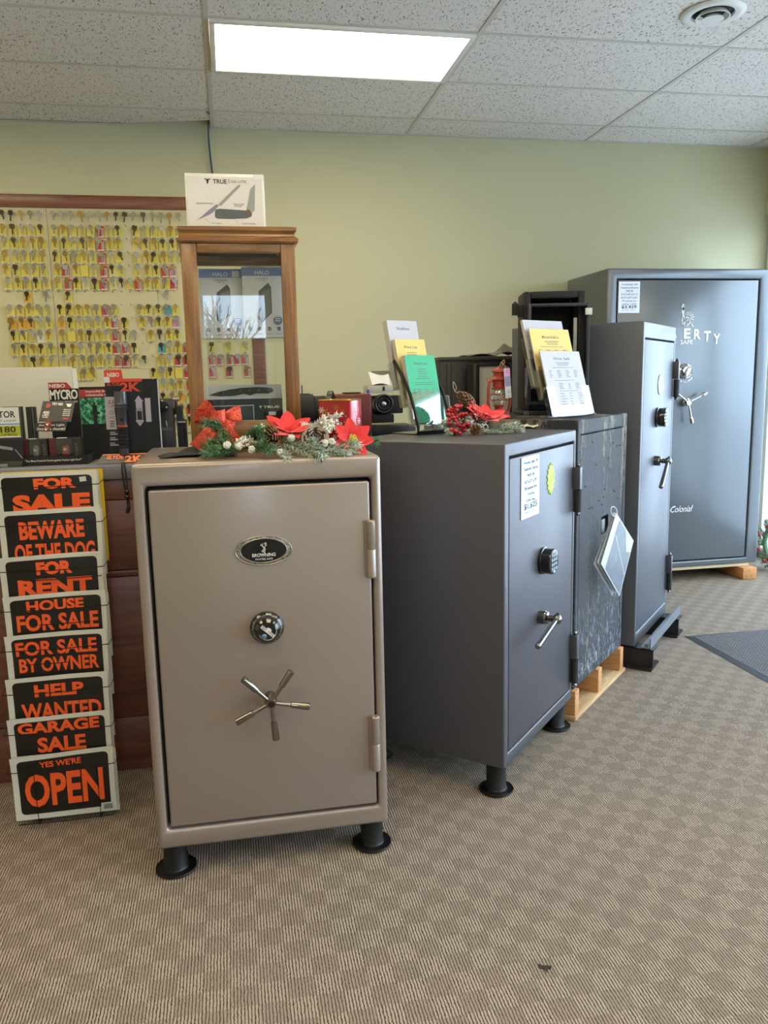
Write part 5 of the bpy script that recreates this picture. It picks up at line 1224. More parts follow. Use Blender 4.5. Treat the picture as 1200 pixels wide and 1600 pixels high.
t = NT('red_glitter'); v_ = t.n('ShaderNodeTexVoronoi', {'Vector': t.obj(), 'Scale': 520}); t.P(Base_Color=t.mix(t.n('ShaderNodeSeparateXYZ', {0: v_.outputs['Color']}).outputs[0], lin('a30f12'), lin('ff7050')), Roughness=.35, Metallic=.25)
t.bump(v_.outputs['Color'], .9, .002); M_glit = t.m
M_wberry = mat('white_berry', 'dcdad0', .6); M_rberry = mat('red_berry', 'b01a22', .2, coat=.5, var=.2, vscale=60)
def onb(px, py, dz=0.0): return on(px, py, TB+dz)
g0 = at(440, 700, 2.255)
gar = thing('garland', 'christmas garland of pine, cones and red poinsettias along the champagne safe edge', 'garland', (g0.x, 2.255, TB))
def lg(px, py, Y): q = at(px, py, Y); return Vector((q.x-g0.x, q.y-2.255, max(.004, q.z-TB)))
rg = random.Random(21)
spr = [((372, 697), (-1, -.35, .25), .085, 2.25, 'g'), ((385, 700), (-1, -.2, .05), .09, 2.22, 'g'), ((360, 705), (-.9, -.3, .02), .075, 2.21, 'g'), ((395, 690), (.2, -.6, .5), .06, 2.26, 'g'), ((380, 690), (.5, -.5, .5), .075, 2.25, 'g'), ((392, 700), (.9, -.5, .05), .06, 2.20, 'g'), ((365, 685), (-.6, .2, .6), .06, 2.3, 'g'),
       ((440, 690), (.4, -.5, -.1), .085, 2.24, 'f'), ((430, 700), (.3, -.8, -.15), .075, 2.21, 'f'), ((455, 690), (.8, -.6, -.2), .085, 2.23, 'f'), ((465, 697), (.6, -.8, -.3), .075, 2.20, 'f'), ((448, 680), (-.7, -.3, .3), .06, 2.27, 'g'), ((480, 700), (.5, -.8, -.2), .07, 2.20, 'f'), ((490, 695), (.2, -.9, -.2), .07, 2.19, 'f'),
       ((510, 700), (1, -.35, .02), .085, 2.21, 'f'), ((515, 695), (.9, -.5, .1), .085, 2.23, 'f'), ((505, 705), (.8, -.6, -.05), .07, 2.19, 'f'), ((560, 690), (1, -.1, .05), .05, 2.24, 'g'), ((420, 690), (-.3, -.7, .2), .06, 2.24, 'd'), ((405, 698), (.3, -.7, 0), .06, 2.20, 'd'), ((355, 700), (-.8, .1, .1), .06, 2.28, 'g'),
       ((345, 665), (-.6, -.4, .2), .05, 2.28, 'g'), ((347, 668), (.1, -.5, -.7), .06, 2.28, 'g'), ((500, 690), (-.3, -.6, .1), .06, 2.22, 'f')]
for (px, py), d, L_, Y, kd_ in spr:
    m = MB(); sprig(m, lg(px, py, Y), d, L_, 150, .026, rg, .08)
    b0 = min(v[2] for v in m.v)
    m.v = [(x, y, max(z, .0012) if y > -.118 else z) for x, y, z in m.v]
    m.build('pine_sprig', [{'g': M_pine, 'f': M_pinef, 'd': M_pined}[kd_], M_stem], gar, smooth=False)
m = MB(); m.tube([lg(330, 704, 2.27), lg(370, 700, 2.27), lg(430, 698, 2.26), lg(490, 698, 2.24), lg(560, 697, 2.24)], .004, 6); m.build('garland_wire', M_stem, gar)
m = MB(); cone(m, lg(428, 684, 2.25), (-.5, -.8, .1), .034, .05, rg); m.build('pine_cone', [M_cone, M_conetan], gar, smooth=False)
m = MB(); cone(m, lg(492, 689, 2.235), (-.05, -.95, .25), .038, .045, rg); m.build('pine_cone', [M_cone, M_conetip], gar, smooth=False)
for (px, py, Y, n_, sp) in ((411, 681, 2.232, 90, .019), (507, 676, 2.235, 60, .018), (517, 672, 2.24, 40, .016), (388, 692, 2.22, 30, .014), (376, 697, 2.21, 24, .012)):
    m = MB(); c = lg(px, py, Y)
    for k in range(n_): m.sphere(c+Vector((rg.gauss(0, sp*.6), rg.gauss(0, sp*.4), abs(rg.gauss(0, sp*.75)))), rg.uniform(.0028, .0045), n=7, m=5)
    m.v = [(x, y, max(z, .002)) for x, y, z in m.v]
    m.build('white_berries', M_wberry, gar)
for (px, py, Y) in ((355, 700, 2.19), (373, 702, 2.19), (393, 707, 2.18), (508, 697, 2.19), (519, 694, 2.195), (455, 689, 2.20), (438, 712, 2.165)):
    m = MB(); c = lg(px, py, Y)
    for k in range(45):
        v_ = Vector((rg.gauss(0, 1), rg.gauss(0, 1), rg.gauss(0, 1))).normalized()*.0085; m.sphere(c+Vector((0, 0, .008))+v_, .0026, n=5, m=4)
    m.sphere(c+Vector((0, 0, .008)), .0075, n=12, m=8)
    m.v = [(x, y, max(z, .0015)) for x, y, z in m.v]
    m.build('snow_bud', M_wberry, gar)
m = MB()
for k in range(9): sprig(m, lg(482+4*k, 668-abs(k-3), 2.275), (rg.uniform(-.6, 1), -.2, rg.uniform(.1, .7)), .05, 22, .012, rg, .1, .002)
m.build('white_twig', [M_wberry, M_wberry], gar, smooth=False)
flower('poinsettia', gar, lg(450, 676, 2.265), (.05, -.45, .9), .070, rg, M_velvet, False, .35)
flower('poinsettia', gar, lg(551, 688, 2.215), (-.05, -.9, .42), .062, rg, M_velvet)
# ---- red glitter bow at the cabinet corner
bw = thing('bow', 'red glitter ribbon bow tied at the lower left corner of the cabinet', 'bow', (at(345, 690, 2.335).x, 2.335, TB))
bx0 = bw.location.x
def lb_(px, py, Y=2.33): q = at(px, py, Y); return Vector((q.x-bx0, q.y-2.335, q.z-TB))
def loop(p0, tip, wid, depth):
    p0 = Vector(p0); tip = Vector(tip); d = tip-p0; n = 18; pts = []; wv = []
    up_ = Vector((-d.z, 0, d.x)).normalized()
    for k in range(n+1):
        t_ = k/n; s = math.sin(PI*t_); q = p0+d*s; q.y += -depth*math.cos(PI*t_)*(s**.7)
        pts.append(q); q += up_*wid*.55*math.cos(PI*t_)*-1*(s**.6); wv.append(up_*wid*(.34+.56*s)+Vector((0, .008*s, 0)))
    return pts, wv
for (cx_, cy_), (tx_, ty_), wd_ in (((338, 652), (314, 632), .019), ((337, 656), (304, 651), .017), ((352, 648), (377, 645), .018), ((350, 655), (369, 664), .017)):
    m = MB(); p, wv = loop(lb_(cx_, cy_, 2.32), lb_(tx_, ty_, 2.325), wd_, .024); m.ribbon(p, wv); m.build('ribbon_loop', M_glit, bw, solid=.0012)
m = MB()
def tail(p0, p1, w0, w1, nm):
    m = MB(); p0 = Vector(p0); p1 = Vector(p1); d = (p1-p0); sd = Vector((-d.z, 0, d.x)).normalized()
    def fn(u, v): q = p0.lerp(p1, u); q.y += -.008*math.sin(PI*u*1.3); wq = w0+(w1-w0)*u; e = u; notch = (.16*(1-abs(v-.5)*2)) if u > .99 else 0; return q+sd*wq*(v-.5)*2-d*notch
    m.grid(fn, 12, 6); return m.build(nm, M_glit, bw, solid=.0012)
tail(lb_(335, 665, 2.325), lb_(305, 703, 2.30), .017, .021, 'ribbon_tail'); tail(lb_(343, 660, 2.318), lb_(372, 697, 2.295), .015, .022, 'ribbon_tail'); tail(lb_(330, 690, 2.31), lb_(322, 711, 2.295), .012, .012, 'ribbon_tail')
m = MB(); c = lb_(341, 649, 2.30); m.grid(lambda u, v: c+Vector((.020*math.cos(PI*u)+.0, -.012*math.sin(PI*u), (v-.5)*.034*(.9+.1*math.cos(6*u)))), 12, 4); m.build('knot', M_glit, bw, solid=.0014)
# black cloth under the bow
cl = MB(); c0 = onb(300, 702); 
def fn(u, v):
    x = c0.x-.075+.20*u; y = 2.27+.11*v; e = math.sin(PI*u)*math.sin(PI*v)
    return (x+.010*math.sin(7*v), y+.012*math.sin(5*u), TB+.002+.020*e*(.6+.4*math.sin(9*u+5*v))+.006*abs(math.sin(12*u*v+u*3)))
cl.grid(fn, 26, 16); t = NT('black_fabric'); n = t.noise(t.obj(), 200, 3, .7); t.P(Base_Color=t.mix(n, lin('151516'), lin('3a3a3c')), Roughness=.95); t.bump(n, .6, .002)
tag(cl.build('cloth', t.m, solid=.0015), 'crumpled black cloth under the red bow on the champagne safe', 'cloth')
# ---- snowflake tin
c = on(557.5, 697, TB); tn = thing('tin', 'open red snowflake tin with gold rim on the champagne safe', 'tin', (.338, 2.275, TB), R(-32))
tw, td, th = .1055, .085, .146
q = rrect(-tw, 0, 0, td, .012, 5)
def rim(zs_, sh=0): return [(x, y, zs_) for x, y in rrect(-tw-sh, 0+sh, -sh, td+sh, .012, 5)]
nn = len(q); m = MB(); lv = [(0, 0), (th, 0), (th, -.0015), (.004, -.0015)]
vs_ = [p for z_, s_ in lv for p in rim(z_, s_)]
m.add(vs_, [(i*nn+k, i*nn+(k+1) % nn, (i+1)*nn+(k+1) % nn, (i+1)*nn+k) for i in range(3) for k in range(nn)]+[tuple(range(nn))[::-1], tuple(3*nn+k for k in range(nn))])
t = NT('red_tin'); n = t.noise(t.obj(), 18, 3); t.P(Base_Color=t.mix(n, lin('8e1018'), lin('c21a22')), Roughness=.22, Metallic=.35, Coat_Weight=.6)
body = m.build('tin_body', t.m, tn, angle=30)
m = MB(); m.tube([(x, y, th) for x, y in q], .0022, 6, closed=True); m.build('gold_rim', mat('gold_rim', 'c9a44a', .25, .9), tn)
def flake(m, x, z, r_, side=0, mi=0):
    for k in range(6):
        a_ = PI*k/6; 
        if k % 2 == 0:
            for s in (0, PI):
                ca, sa = math.cos(a_+s), math.sin(a_+s); pts = [(x, z), (x+r_*ca, z+r_*sa)]
                stroke(m, pts, r_*.14, -.0008, mi)
                for br in (.55, .8):
                    bx_, bz = x+r_*br*ca, z+r_*br*sa
                    for w_ in (-1, 1): stroke(m, [(bx_, bz), (bx_+r_*.26*math.cos(a_+s+w_*.9), bz+r_*.26*math.sin(a_+s+w_*.9))], r_*.10, -.0008, mi)
rt_ = random.Random(5); m = MB()
for x, z, r_, mi in ((-.092, .118, .009, 0), (-.09, .062, .007, 0), (-.078, .112, .010, 1), (-.045, .126, .008, 1), (-.058, .098, .006, 1), (-.026, .112, .008, 1), (-.038, .068, .017, 0), (-.020, .056, .019, 1), (-.052, .040, .008, 0), (-.082, .035, .007, 1), (-.014, .030, .010, 0), (-.075, .060, .004, 1)): flake(m, x, z, r_, 0, mi)
for k in range(30): x, z = rt_.uniform(-.097, -.010), rt_.uniform(.01, .13); m.prism(ellipse(x, z, .0012, .0012, 8), -.0009, -.0003, rt_.choice((0, 1, 1)))
k0 = len(m.v)
for x, z, r_, mi in ((.020, .075, .014, 0), (.045, .040, .012, 0), (.030, .115, .010, 0), (.055, .085, .010, 0)): flake(m, x, z, r_, 0, mi)
m.v = m.v[:k0]+[(.0008, x, z) for x, y, z in m.v[k0:]]
m.build('snowflakes', [mat('snow_print', 'e3d6d2', .4), mat('gold_print', 'b98a35', .35, .5)], body, smooth=False)
# ================================================================== on the charcoal and old safes
TG, TO = 1.160, 1.192
M_acr = clear('acrylic', (.97, .985, .99), .10, .03, .45)
M_yp = mat('yellow_paper', 'dcc878', .7); M_gp = mat('green_paper', '46b489', .65); M_pw2 = mat('bright_paper', 'c0bfc7', .65); M_pedge = mat('paper_edges', 'b9b3ab', .8, vscale=900, var=.25)
TILT = R(13)
def stack(root, name, lab, cat, x0, x1, y, z, h, n_t, mt, rows_, group, seed=1, text_mt=None, head=None, tilt=TILT, edge=M_pedge):
    """a stack of leaflets leaning back in its pocket; own thing in world space"""
    a_ = root.rotation_euler.z; q = Vector((x0*math.cos(a_)-y*math.sin(a_), x0*math.sin(a_)+y*math.cos(a_), z))+root.location
    o = thing(name, lab, cat, q, a_, group); o.rotation_euler = (-tilt, 0, a_)
    w_ = x1-x0
    MB().bx(0, w_, .0004, n_t, 0, h).build('leaflets', edge, o, smooth=False)
    f = MB().bx(0, w_, -.0002, .0003, 0, h).build('front_leaflet', mt, o, smooth=False)
    m = MB(); r = random.Random(seed)
    if head: put_text(m, head[0], w_*.28, w_*.72, h*.86, h*.90, -.0006, off=.012)
    for (u0, u1, v1, n_, pit, hh_, cols) in rows_:
        print_rows(m, w_*u0, w_*u1, h*v1, n_, h*pit, h*hh_, -.0006, r, [(w_*a, w_*b) for a, b in cols] if cols else None)
    m.build('print', text_mt or M_grayink, f, smooth=False)
    return o
F = on(654, 680, TG)
HA = thing('brochure_holder', 'black curved brochure holder with clear pockets on the charcoal safe', 'brochure holder', (F.x, F.y, TG), R(27))
wA = .150
side = []
m = MB()
pr = [(.150, .004), (.02, .004), (.004, .006), (-.002, .014), (.002, .028), (.020, .085), (.046, .145), (.085, .205), (.135, .262)]
th_ = []
for k, (y, z) in enumerate(pr):
    d = Vector((pr[min(k+1, len(pr)-1)][0]-pr[max(k-1, 0)][0], pr[min(k+1, len(pr)-1)][1]-pr[max(k-1, 0)][1])).normalized(); th_.append((y-d.y*.012, z+d.x*.012) if k > 3 else (y-d.y*.004, z+d.x*.004))
n_ = len(pr); V = [(0, y, z) for y, z in pr]+[(0, y, z) for y, z in th_]
band = MB()
def strip(x0, x1):
    V = [(x0, y, z) for y, z in pr]+[(x0, y, z) for y, z in th_]+[(x1, y, z) for y, z in pr]+[(x1, y, z) for y, z in th_]
    f = []
    for k in range(n_-1):
        f += [(k, k+1, n_+k+1, n_+k), (2*n_+k, 3*n_+k, 3*n_+k+1, 2*n_+k+1), (k, 2*n_+k, 2*n_+k+1, k+1), (n_+k, n_+k+1, 3*n_+k+1, 3*n_+k)]
    f += [(0, n_, 3*n_, 2*n_), (n_-1, 2*n_-1+0, 4*n_-1, 3*n_-1)]
    band.add(V, f)
strip(-.007, -.001); strip(wA+.001, wA+.007)
full = (pr, th_, n_); pr = pr[:4]; th_ = [(y, z) for y, z in th_[:4]]; n_ = 4; strip(-.001, wA+.001)
M_hold = mat('black_plastic', '17181b', .28, coat=.3)
band.M = Matrix.Identity(4); V0 = band.v; band.v = [(x, y, max(z, .0006)) for x, y, z in V0]
band.build('curved_back', M_hold, HA, angle=40)
GA = 'leaflet stacks in the black curved holder'
tiers = [(.022, .040, .250, M_gp, 'green'), (.078, .105, .245, M_yp, 'yellow'), (.122, .170, .250, M_pw2, 'white')]
rowsA = [(.25, .75, .80, 5, .035, .010, None), (.15, .85, .60, 2, .03, .008, None), (.10, .9, .50, 6, .026, .010, [(.10, .22), (.26, .38), (.50, .62), (.74, .86)])]
for (y, z, h, mt, cn) in tiers:
    nt = {'green': .022, 'yellow': .018, 'white': .026}[cn]
    lab = {'green': 'green leaflet stack in the front pocket of the black holder', 'yellow': 'yellow leaflet stack in the middle pocket of the black holder', 'white': 'tall white leaflet stack in the back pocket of the black holder'}[cn]
    stack(HA, 'leaflet_stack', lab, 'leaflets', .004, .146, y, TG*0+z, h, nt, mt, rowsA if cn != 'white' else [(.30, .62, .62, 2, .03, .012, None)], None, 3, head=('Price List', 0) if cn != 'white' else ('Safes', 0))
def rotx(m, y0, z0, t_):
    """lean back about the x axis through (y0, z0)"""
    m.v = [(x, y0+(y-y0)*math.cos(t_)+(z-z0)*math.sin(t_), z0-(y-y0)*math.sin(t_)+(z-z0)*math.cos(t_)) for x, y, z in m.v]; return m
for i, (y, z, h, mt, cn) in enumerate(tiers):
    nt = {'green': .022, 'yellow': .018, 'white': .026}[cn]
    m = MB(); y0 = y-.0035; hp = .115
    m.bx(.0, wA, y0, y0+.002, z-.004, z+hp).bx(0, wA, y0+.0022, y+nt+.004, z-.006, z-.0042).bx(-.002, -.0002, y0, y+nt+.006, z-.006, z+hp-.02).bx(wA+.0002, wA+.002, y0, y+nt+.006, z-.006, z+hp-.02)
    rotx(m, y, z, TILT)
    pk = m.build('pocket', M_acr, HA, smooth=False)
# landscape embossing on the front pocket
m = MB(); r = random.Random(8)
for k in range(24):
    a_ = r.uniform(.01, .12); b_ = r.uniform(.02, .108)
    pts = [(a_, b_)]; 
    for q in range(5): pts.append((min(.140, pts[-1][0]+r.uniform(.003, .012)), pts[-1][1]+r.uniform(-.006, .006)))
    m.tube([(x, .028-.0045, .036+z) for x, z in pts], .0009, 4)
rotx(m, .028, .036, TILT)
m.build('embossing', M_acr, HA)
# ---- berry and poinsettia arrangement
c = on(745, 679, TG); ar = thing('floral_arrangement', 'red berry, pine cone and poinsettia arrangement on the charcoal safe', 'arrangement', (c.x, c.y+.03, TG))
def la(px, py, dy=0.0): q = at(px, py, c.y+.03+dy); return Vector((q.x-c.x, dy, max(.003, q.z-TG)))
ra_ = random.Random(33)
for (px, py, dy, d, L_, mk) in ((740, 676, -.02, (1, -.25, -.02), .10, 'f'), (755, 677, -.02, (1, -.1, .03), .09, 'f'), (775, 672, .0, (1, -.3, .05), .085, 'd'), (780, 668, .01, (1, .2, .15), .08, 'd'), (785, 672, .0, (.9, -.5, .0), .07, 'd'), (725, 675, -.02, (-.8, -.3, .1), .07, 'f'), (715, 668, .0, (-.9, -.2, .25), .06, 'f'), (735, 665, .0, (-.3, -.7, .4), .06, 'f')):
    m = MB(); sprig(m, la(px, py, dy), d, L_, 190, .022, ra_, .06, .0013); m.v = [(x, y, max(z, .001)) for x, y, z in m.v]
    m.build('pine_sprig', [{'f': M_pinef, 'd': M_pinef}[mk], M_stem], ar, smooth=False)
for (px, py, dy, n_, sp) in ((704, 642, .0, 5, .012), (716, 640, .0, 14, .022), (741, 646, -.03, 26, .026), (708, 663, -.03, 10, .02), (727, 664, -.04, 10, .018), (712, 675, -.05, 8, .016), (758, 650, -.02, 6, .014), (722, 650, -.02, 10, .02), (700, 655, -.01, 8, .018)):
    m = MB(); c_ = la(px, py, dy)
    for k in range(n_): m.sphere(c_+Vector((ra_.gauss(0, sp*.6), ra_.gauss(0, sp*.45), ra_.gauss(0, sp*.5))), ra_.uniform(.005, .0085), n=10, m=7)
    m.v = [(x, y, max(z, .001)) for x, y, z in m.v]
    m.build('red_berries', M_rberry, ar)
m = MB()
for k in range(26):
    p = la(ra_.uniform(695, 765), ra_.uniform(650, 680), ra_.uniform(-.06, .0)); pts = [p]
    for q in range(4): pts.append(pts[-1]+Vector((ra_.uniform(-.012, .012), ra_.uniform(-.008, .004), ra_.uniform(-.006, .010))))
    m.tube([(q.x, q.y, max(.002, q.z)) for q in pts], .0016, 5)
    for q in pts: m.sphere((q.x, q.y, max(.004, q.z)), .0032, n=6, m=4)
m.build('frosted_twigs', M_wberry, ar)
m = MB(); cone(m, la(739, 674, -.05), (.2, -.9, .2), .022, .032, ra_); m.build('pine_cone', [M_cone, M_conetan], ar, smooth=False)
m = MB(); cone(m, la(741, 637, .03), (-.62, -.15, .55), .024, .085, ra_, 14); k_ = m.build('pine_cone', [M_cone, M_conetan], ar, smooth=False)
m = MB(); p = la(711, 612, .03)
for s in (-1, 1): m.tube([p+Vector((0, 0, 0)), p+Vector((s*.006, 0, .014)), p+Vector((s*.003-.004, 0, .030)), p+Vector((-.006, 0, .036))], .0010, 5)
for k in range(5): m.tube([p, p+Vector((.012+.01*k, -.01, -.008-.006*k)), p+Vector((.022+.012*k, -.016, -.02-.008*k))], .0008, 4)
m.build('twine', mat('twine', 'cdbfa6', .85), ar)
flower('poinsettia', ar, la(757, 658, -.02), (.10, -.40, .90), .080, ra_, M_velvet, False, .55)
# dark card leaning behind it
a = on(702, 668, TG); pcd = thing('card', 'dark grey card with pale edges leaning behind the pine cone', 'card', (.768, 3.02, TG), R(14)); pcd.rotation_euler = (R(-14), 0, R(14))
MB().bx(0, .085, 0, .004, .0015, .135).build('board', mat('dark_grey_board', '4a4946', .6), pcd, smooth=False)
m = MB(); m.bx(.0852, .087, -.0005, .0045, .0015, .1365).bx(0, .085, -.0005, .0045, .1352, .1365); m.build('pale_edge', mat('pale_edge', 'b9b4a8', .6), pcd, smooth=False)
# torn lace scrap
cc = on(826, 668, TG); m = MB()
m.grid(lambda u, v: (cc.x-.045+.10*u+.01*math.sin(6*v), cc.y-.06+.05*v*(1-.3*u)+.006*math.sin(11*u), TG+.002+.006*abs(math.sin(8*u+4*v))+.004*math.sin(14*v)**2), 18, 10)
tag(m.build('cloth', mat('cream_lace', 'd3c8ae', .9, var=.25, vscale=90, bump=.5, bscale=300), solid=.0015), 'small cream lace scrap at the back corner of the charcoal safe', 'cloth')
# ---- red lantern
l0 = on(783, 655, TO); lan = thing('lantern', 'small rusty red hurricane lantern with paper tag beside the open black box', 'lantern', (1.085, 3.175, TO), R(10))
M_rl = mat('lantern_red', '9a3b2c', .42, .25, var=.15, vscale=30)
Hh = .205
m = MB(); m.lathe((0, 0, 0), (0, 0, 1), [(.040, .0005), (.043, .004), (.043, .020), (.036, .030), (.018, .036), (.018, .046), (.024, .050), (.024, .056)], 28); base_ = m.build('fuel_tank', M_rl, lan)
MB().lathe((0, 0, .0565), (0, 0, 1), [(.021, 0), (.030, .016), (.033, .030), (.029, .048), (.021, .062)], 24, cap=False).build('glass_globe', clear('lantern_glass', (.95, .97, .95), .12, .03, .4), lan)
m = MB(); m.lathe((0, 0, .119), (0, 0, 1), [(.030, 0), (.031, .004), (.026, .008), (.026, .034), (.034, .036), (.034, .040), (.024, .052), (.024, .066), (.030, .068), (.028, .076), (.010, .084), (.006, .090)], 28); m.build('chimney', M_rl, lan)
for s in (-1, 1):
    m = MB(); m.tube([(s*.041, 0, .018), (s*.050, 0, .06), (s*.049, 0, .12), (s*.044, 0, .148), (s*.026, 0, .160)], .0062, 10); m.build('side_tube', M_rl, lan)
    m = MB(); m.tube([(s*.054, 0, .150+.006) for _ in (0,)]+[(s*(.050+.007*math.cos(q)), 0, .156+.007*math.sin(q)) for q in [2*PI*k/10 for k in range(10)]], .0018, 5); m.build('handle_eye', M_rl, lan)
m = MB(); m.tube([(0.0, 0, .206), (.006, -.004, .222), (.020, -.006, .236), (.024, -.006, .228), (.010, -.002, .210)], .002, 6); m.build('bail', mat('copper_wire', 'b07d5c', .4, .5), lan)
m = MB()
for z_ in (.075, .098): m.tube([(.036*math.cos(q), .036*math.sin(q), z_) for q in [2*PI*k/24 for k in range(24)]], .0013, 5, closed=True)
m.tube([(-.034, -.012, .072), (0, -.038, .086), (.034, -.012, .100)], .0013, 5); m.tube([(.034, -.012, .072), (0, -.040, .086), (-.034, -.012, .100)], .0013, 5)
m.build('globe_guard', M_rl, lan)
tgm = thing('paper_tag', 'long pink and white paper tag hanging on the red lantern', 'tag', lan.location+Vector((.012, -.046, .082)), R(18))
tgm.rotation_euler = (0, R(-5), R(18))
MB().bx(0, .030, 0, .0008, .0, .118).build('tag_card', M_paper, tgm, smooth=False)
MB().bx(.0005, .0295, -.0006, -.0001, .088, .117).build('pink_band', mat('tag_pink', 'd99cc9', .5), tgm, smooth=False)
MB().bx(.0005, .0295, -.0006, -.0001, .046, .087).build('lilac_band', mat('tag_lilac', '9a94bb', .5), tgm, smooth=False)
m = MB(); rr_ = random.Random(3); print_rows(m, .003, .027, .110, 2, .008, .002, -.0010, rr_); print_rows(m, .003, .027, .082, 4, .009, .002, -.0010, rr_); print_rows(m, .003, .027, .008, 1, .01, .002, -.0010, rr_); put_text(m, 'G7', .010, .024, .018, .030, -.0010); m.build('tag_print', M_grayink, tgm, smooth=False)
m = MB(); m.tube([(.015, .0, .114), (.010, .006, .132), (.002, .02, .146)], .0008, 4); m.build('string', M_paper, tgm)
# pale panel in a black frame behind the lantern
a = at(752, 572, 3.79); b = at(797, 572, 3.79)
fr_ = thing('open_cabinet', 'black-framed upright cabinet with pale back behind the red lantern', 'cabinet', (a.x-.01, 3.78, 0))
zt = a.z; ww = .15
m = MB(); m.bx(-.03, -.002, 0, .12, 0, zt+.012).bx(-.002, ww, 0, .12, zt, zt+.012).bx(ww, ww+.02, 0, .12, 0, zt+.012).bx(-.002, ww, 0, .12, 0, .02); m.build('frame', M_black, fr_, bevel=.002)
MB().bx(-.0015, ww-.0005, .012, .017, .0205, zt-.0005).build('back_panel', mat('pale_grey_panel', 'c4c0b2', .6), fr_, smooth=False)
# ---- small open safe on the old safe
os_ = thing('small_safe', 'small black safe standing open on the old safe behind white leaflets', 'safe', (at(820, 600, 3.325).x, 3.325, TO), R(-13))
x0, _ = locl(os_, 800, 560); x1, _ = locl(os_, 898, 560, -.0); zt = locl(os_, 850, 470)[1]-TO
wS = .262; HS = .525; HF = .470
m = MB()
m.bx(0, .03, .05, .25, .02, HS).bx(wS-.03, wS, .05, .25, .02, HS).bx(.03, wS-.03, .05, .25, HS-.03, HS).bx(.03, wS-.03, .05, .25, .02, .05).bx(.03, wS-.03, .225, .25, .05, HS-.03)
m.build('body', M_blackmat, os_, bevel=.006)
m = MB()
def ringbox(m, x0, x1, y0, y1, z0, z1, t_): m.bx(x0, x0+t_, y0, y1, z0, z1).bx(x1-t_, x1, y0, y1, z0, z1).bx(x0+t_, x1-t_, y0, y1, z1-t_, z1).bx(x0+t_, x1-t_, y0, y1, z0, z0+t_)
ringbox(m, .012, wS+.010, .0, .0495, .045, HF, .014); m.build('door_frame', mat('worn_black_edge', '2f3136', .35, .3), os_, bevel=.003)
m = MB(); m.bx(.04, wS-.035, .06, .22, .20, .206); m.build('shelf', M_blackmat, os_, smooth=False)
MB().bx(-.015, wS+.01, -.005, .26, .0005, .0195).build('plinth', mat('worn_black_edge', '2f3136', .35, .3), os_, bevel=.003)
zh = HS-.075
m = MB(); m.lathe((-.036, .06, zh-.022), (0, 0, 1), [(.014, 0), (.014, .048), (.008, .050), (.006, .056)], 16).bx(-.024, -.0005, .052, .075, zh-.03, zh+.02); m.build('hinge', M_blackmat, os_)
m = MB(); m.bx(wS-.012, wS+.016, -.014, -.0015, HF-.052, HF-.024); m.build('bolt', mat('white_bolt', 'cfcfcb', .4), os_, bevel=.002)
m = MB(); m.bx(wS-.055, wS-.040, .02, .03, .20, HF-.06); m.build('latch_bar', mat('grey_bar', '8d8b84', .4, .4), os_, bevel=.002)
# ---- clear holder with white, yellow, white sheets
HB = thing('brochure_holder', 'clear acrylic three-tier brochure holder on the old safe', 'brochure holder', (1.245, 2.985, TO), R(28))
wB = .232
q0 = locl(HB, 857, 655); q1 = locl(HB, 932, 650); wB = min(.26, max(.2, q1[0]-q0[0]))
rowsB = [(.3, .7, .82, 3, .022, .008, None), (.12, .85, .74, 1, .03, .007, None), (.1, .9, .69, 5, .026, .008, [(.12, .2), (.32, .44), (.54, .64), (.74, .86)]), (.12, .8, .53, 1, .03, .007, None), (.1, .9, .48, 4, .026, .008, [(.30, .44), (.54, .62), (.72, .84)]), (.2, .85, .36, 1, .03, .007, None), (.1, .9, .32, 6, .042, .008, [(.28, .44), (.52, .60), (.74, .84)])]
tB = [(.012, .019, .255, M_pw2, 'white'), (.062, .084, .282, M_yp, 'yellow'), (.100, .130, .272, M_pw2, 'plain white')]
for (y, z, h, mt, cn) in tB:
    lab = {'white': 'white price sheets in the front pocket of the clear holder', 'yellow': 'yellow price sheets in the middle pocket of the clear holder', 'plain white': 'blank-topped white sheets in the back pocket of the clear holder'}[cn]
    stack(HB, 'leaflet_stack', lab, 'leaflets', .008, wB-.008, y, z, h, .006 if cn != 'plain white' else .012, mt, rowsB if cn != 'plain white' else [], None, 6, head={'white': ('Wise Safe', 0), 'yellow': ('Mid Lock & Safe Co.', 0)}.get(cn), tilt=R(16))
for i, (y, z, h, mt, cn) in enumerate(tB):
    nt = .018; m = MB(); y0 = y-.0045
    hp = .11
    # front plate with a rounded window cut, as a U
    m.bx(0, wB*.17, y0, y0+.003, z-.006, z+hp).bx(wB*.83, wB, y0, y0+.003, z-.006, z+hp).bx(wB*.17, wB*.83, y0, y0+.003, z-.006, z+.032)
    m.bx(0, wB, y0+.0032, y+nt, z-.009, z-.0062).bx(-.003, -.0002, y0, y+nt, z-.009, z+hp).bx(wB+.0002, wB+.003, y0, y+nt, z-.009, z+hp).bx(0, wB, y+nt, y+nt+.0025, z-.009, z+.20)
    rotx(m, y, z, R(16)); m.build('pocket', M_acr, HB, smooth=False)
for x in (-.003, wB+.0005):
    m = MB(); m.prof_x([(0, .0005), (.15, .0005), (.15, .20), (.138, .20), (.13, .014), (0, .014)], x, x+.0025); m.build('side_foot', M_acr, HB, smooth=False)
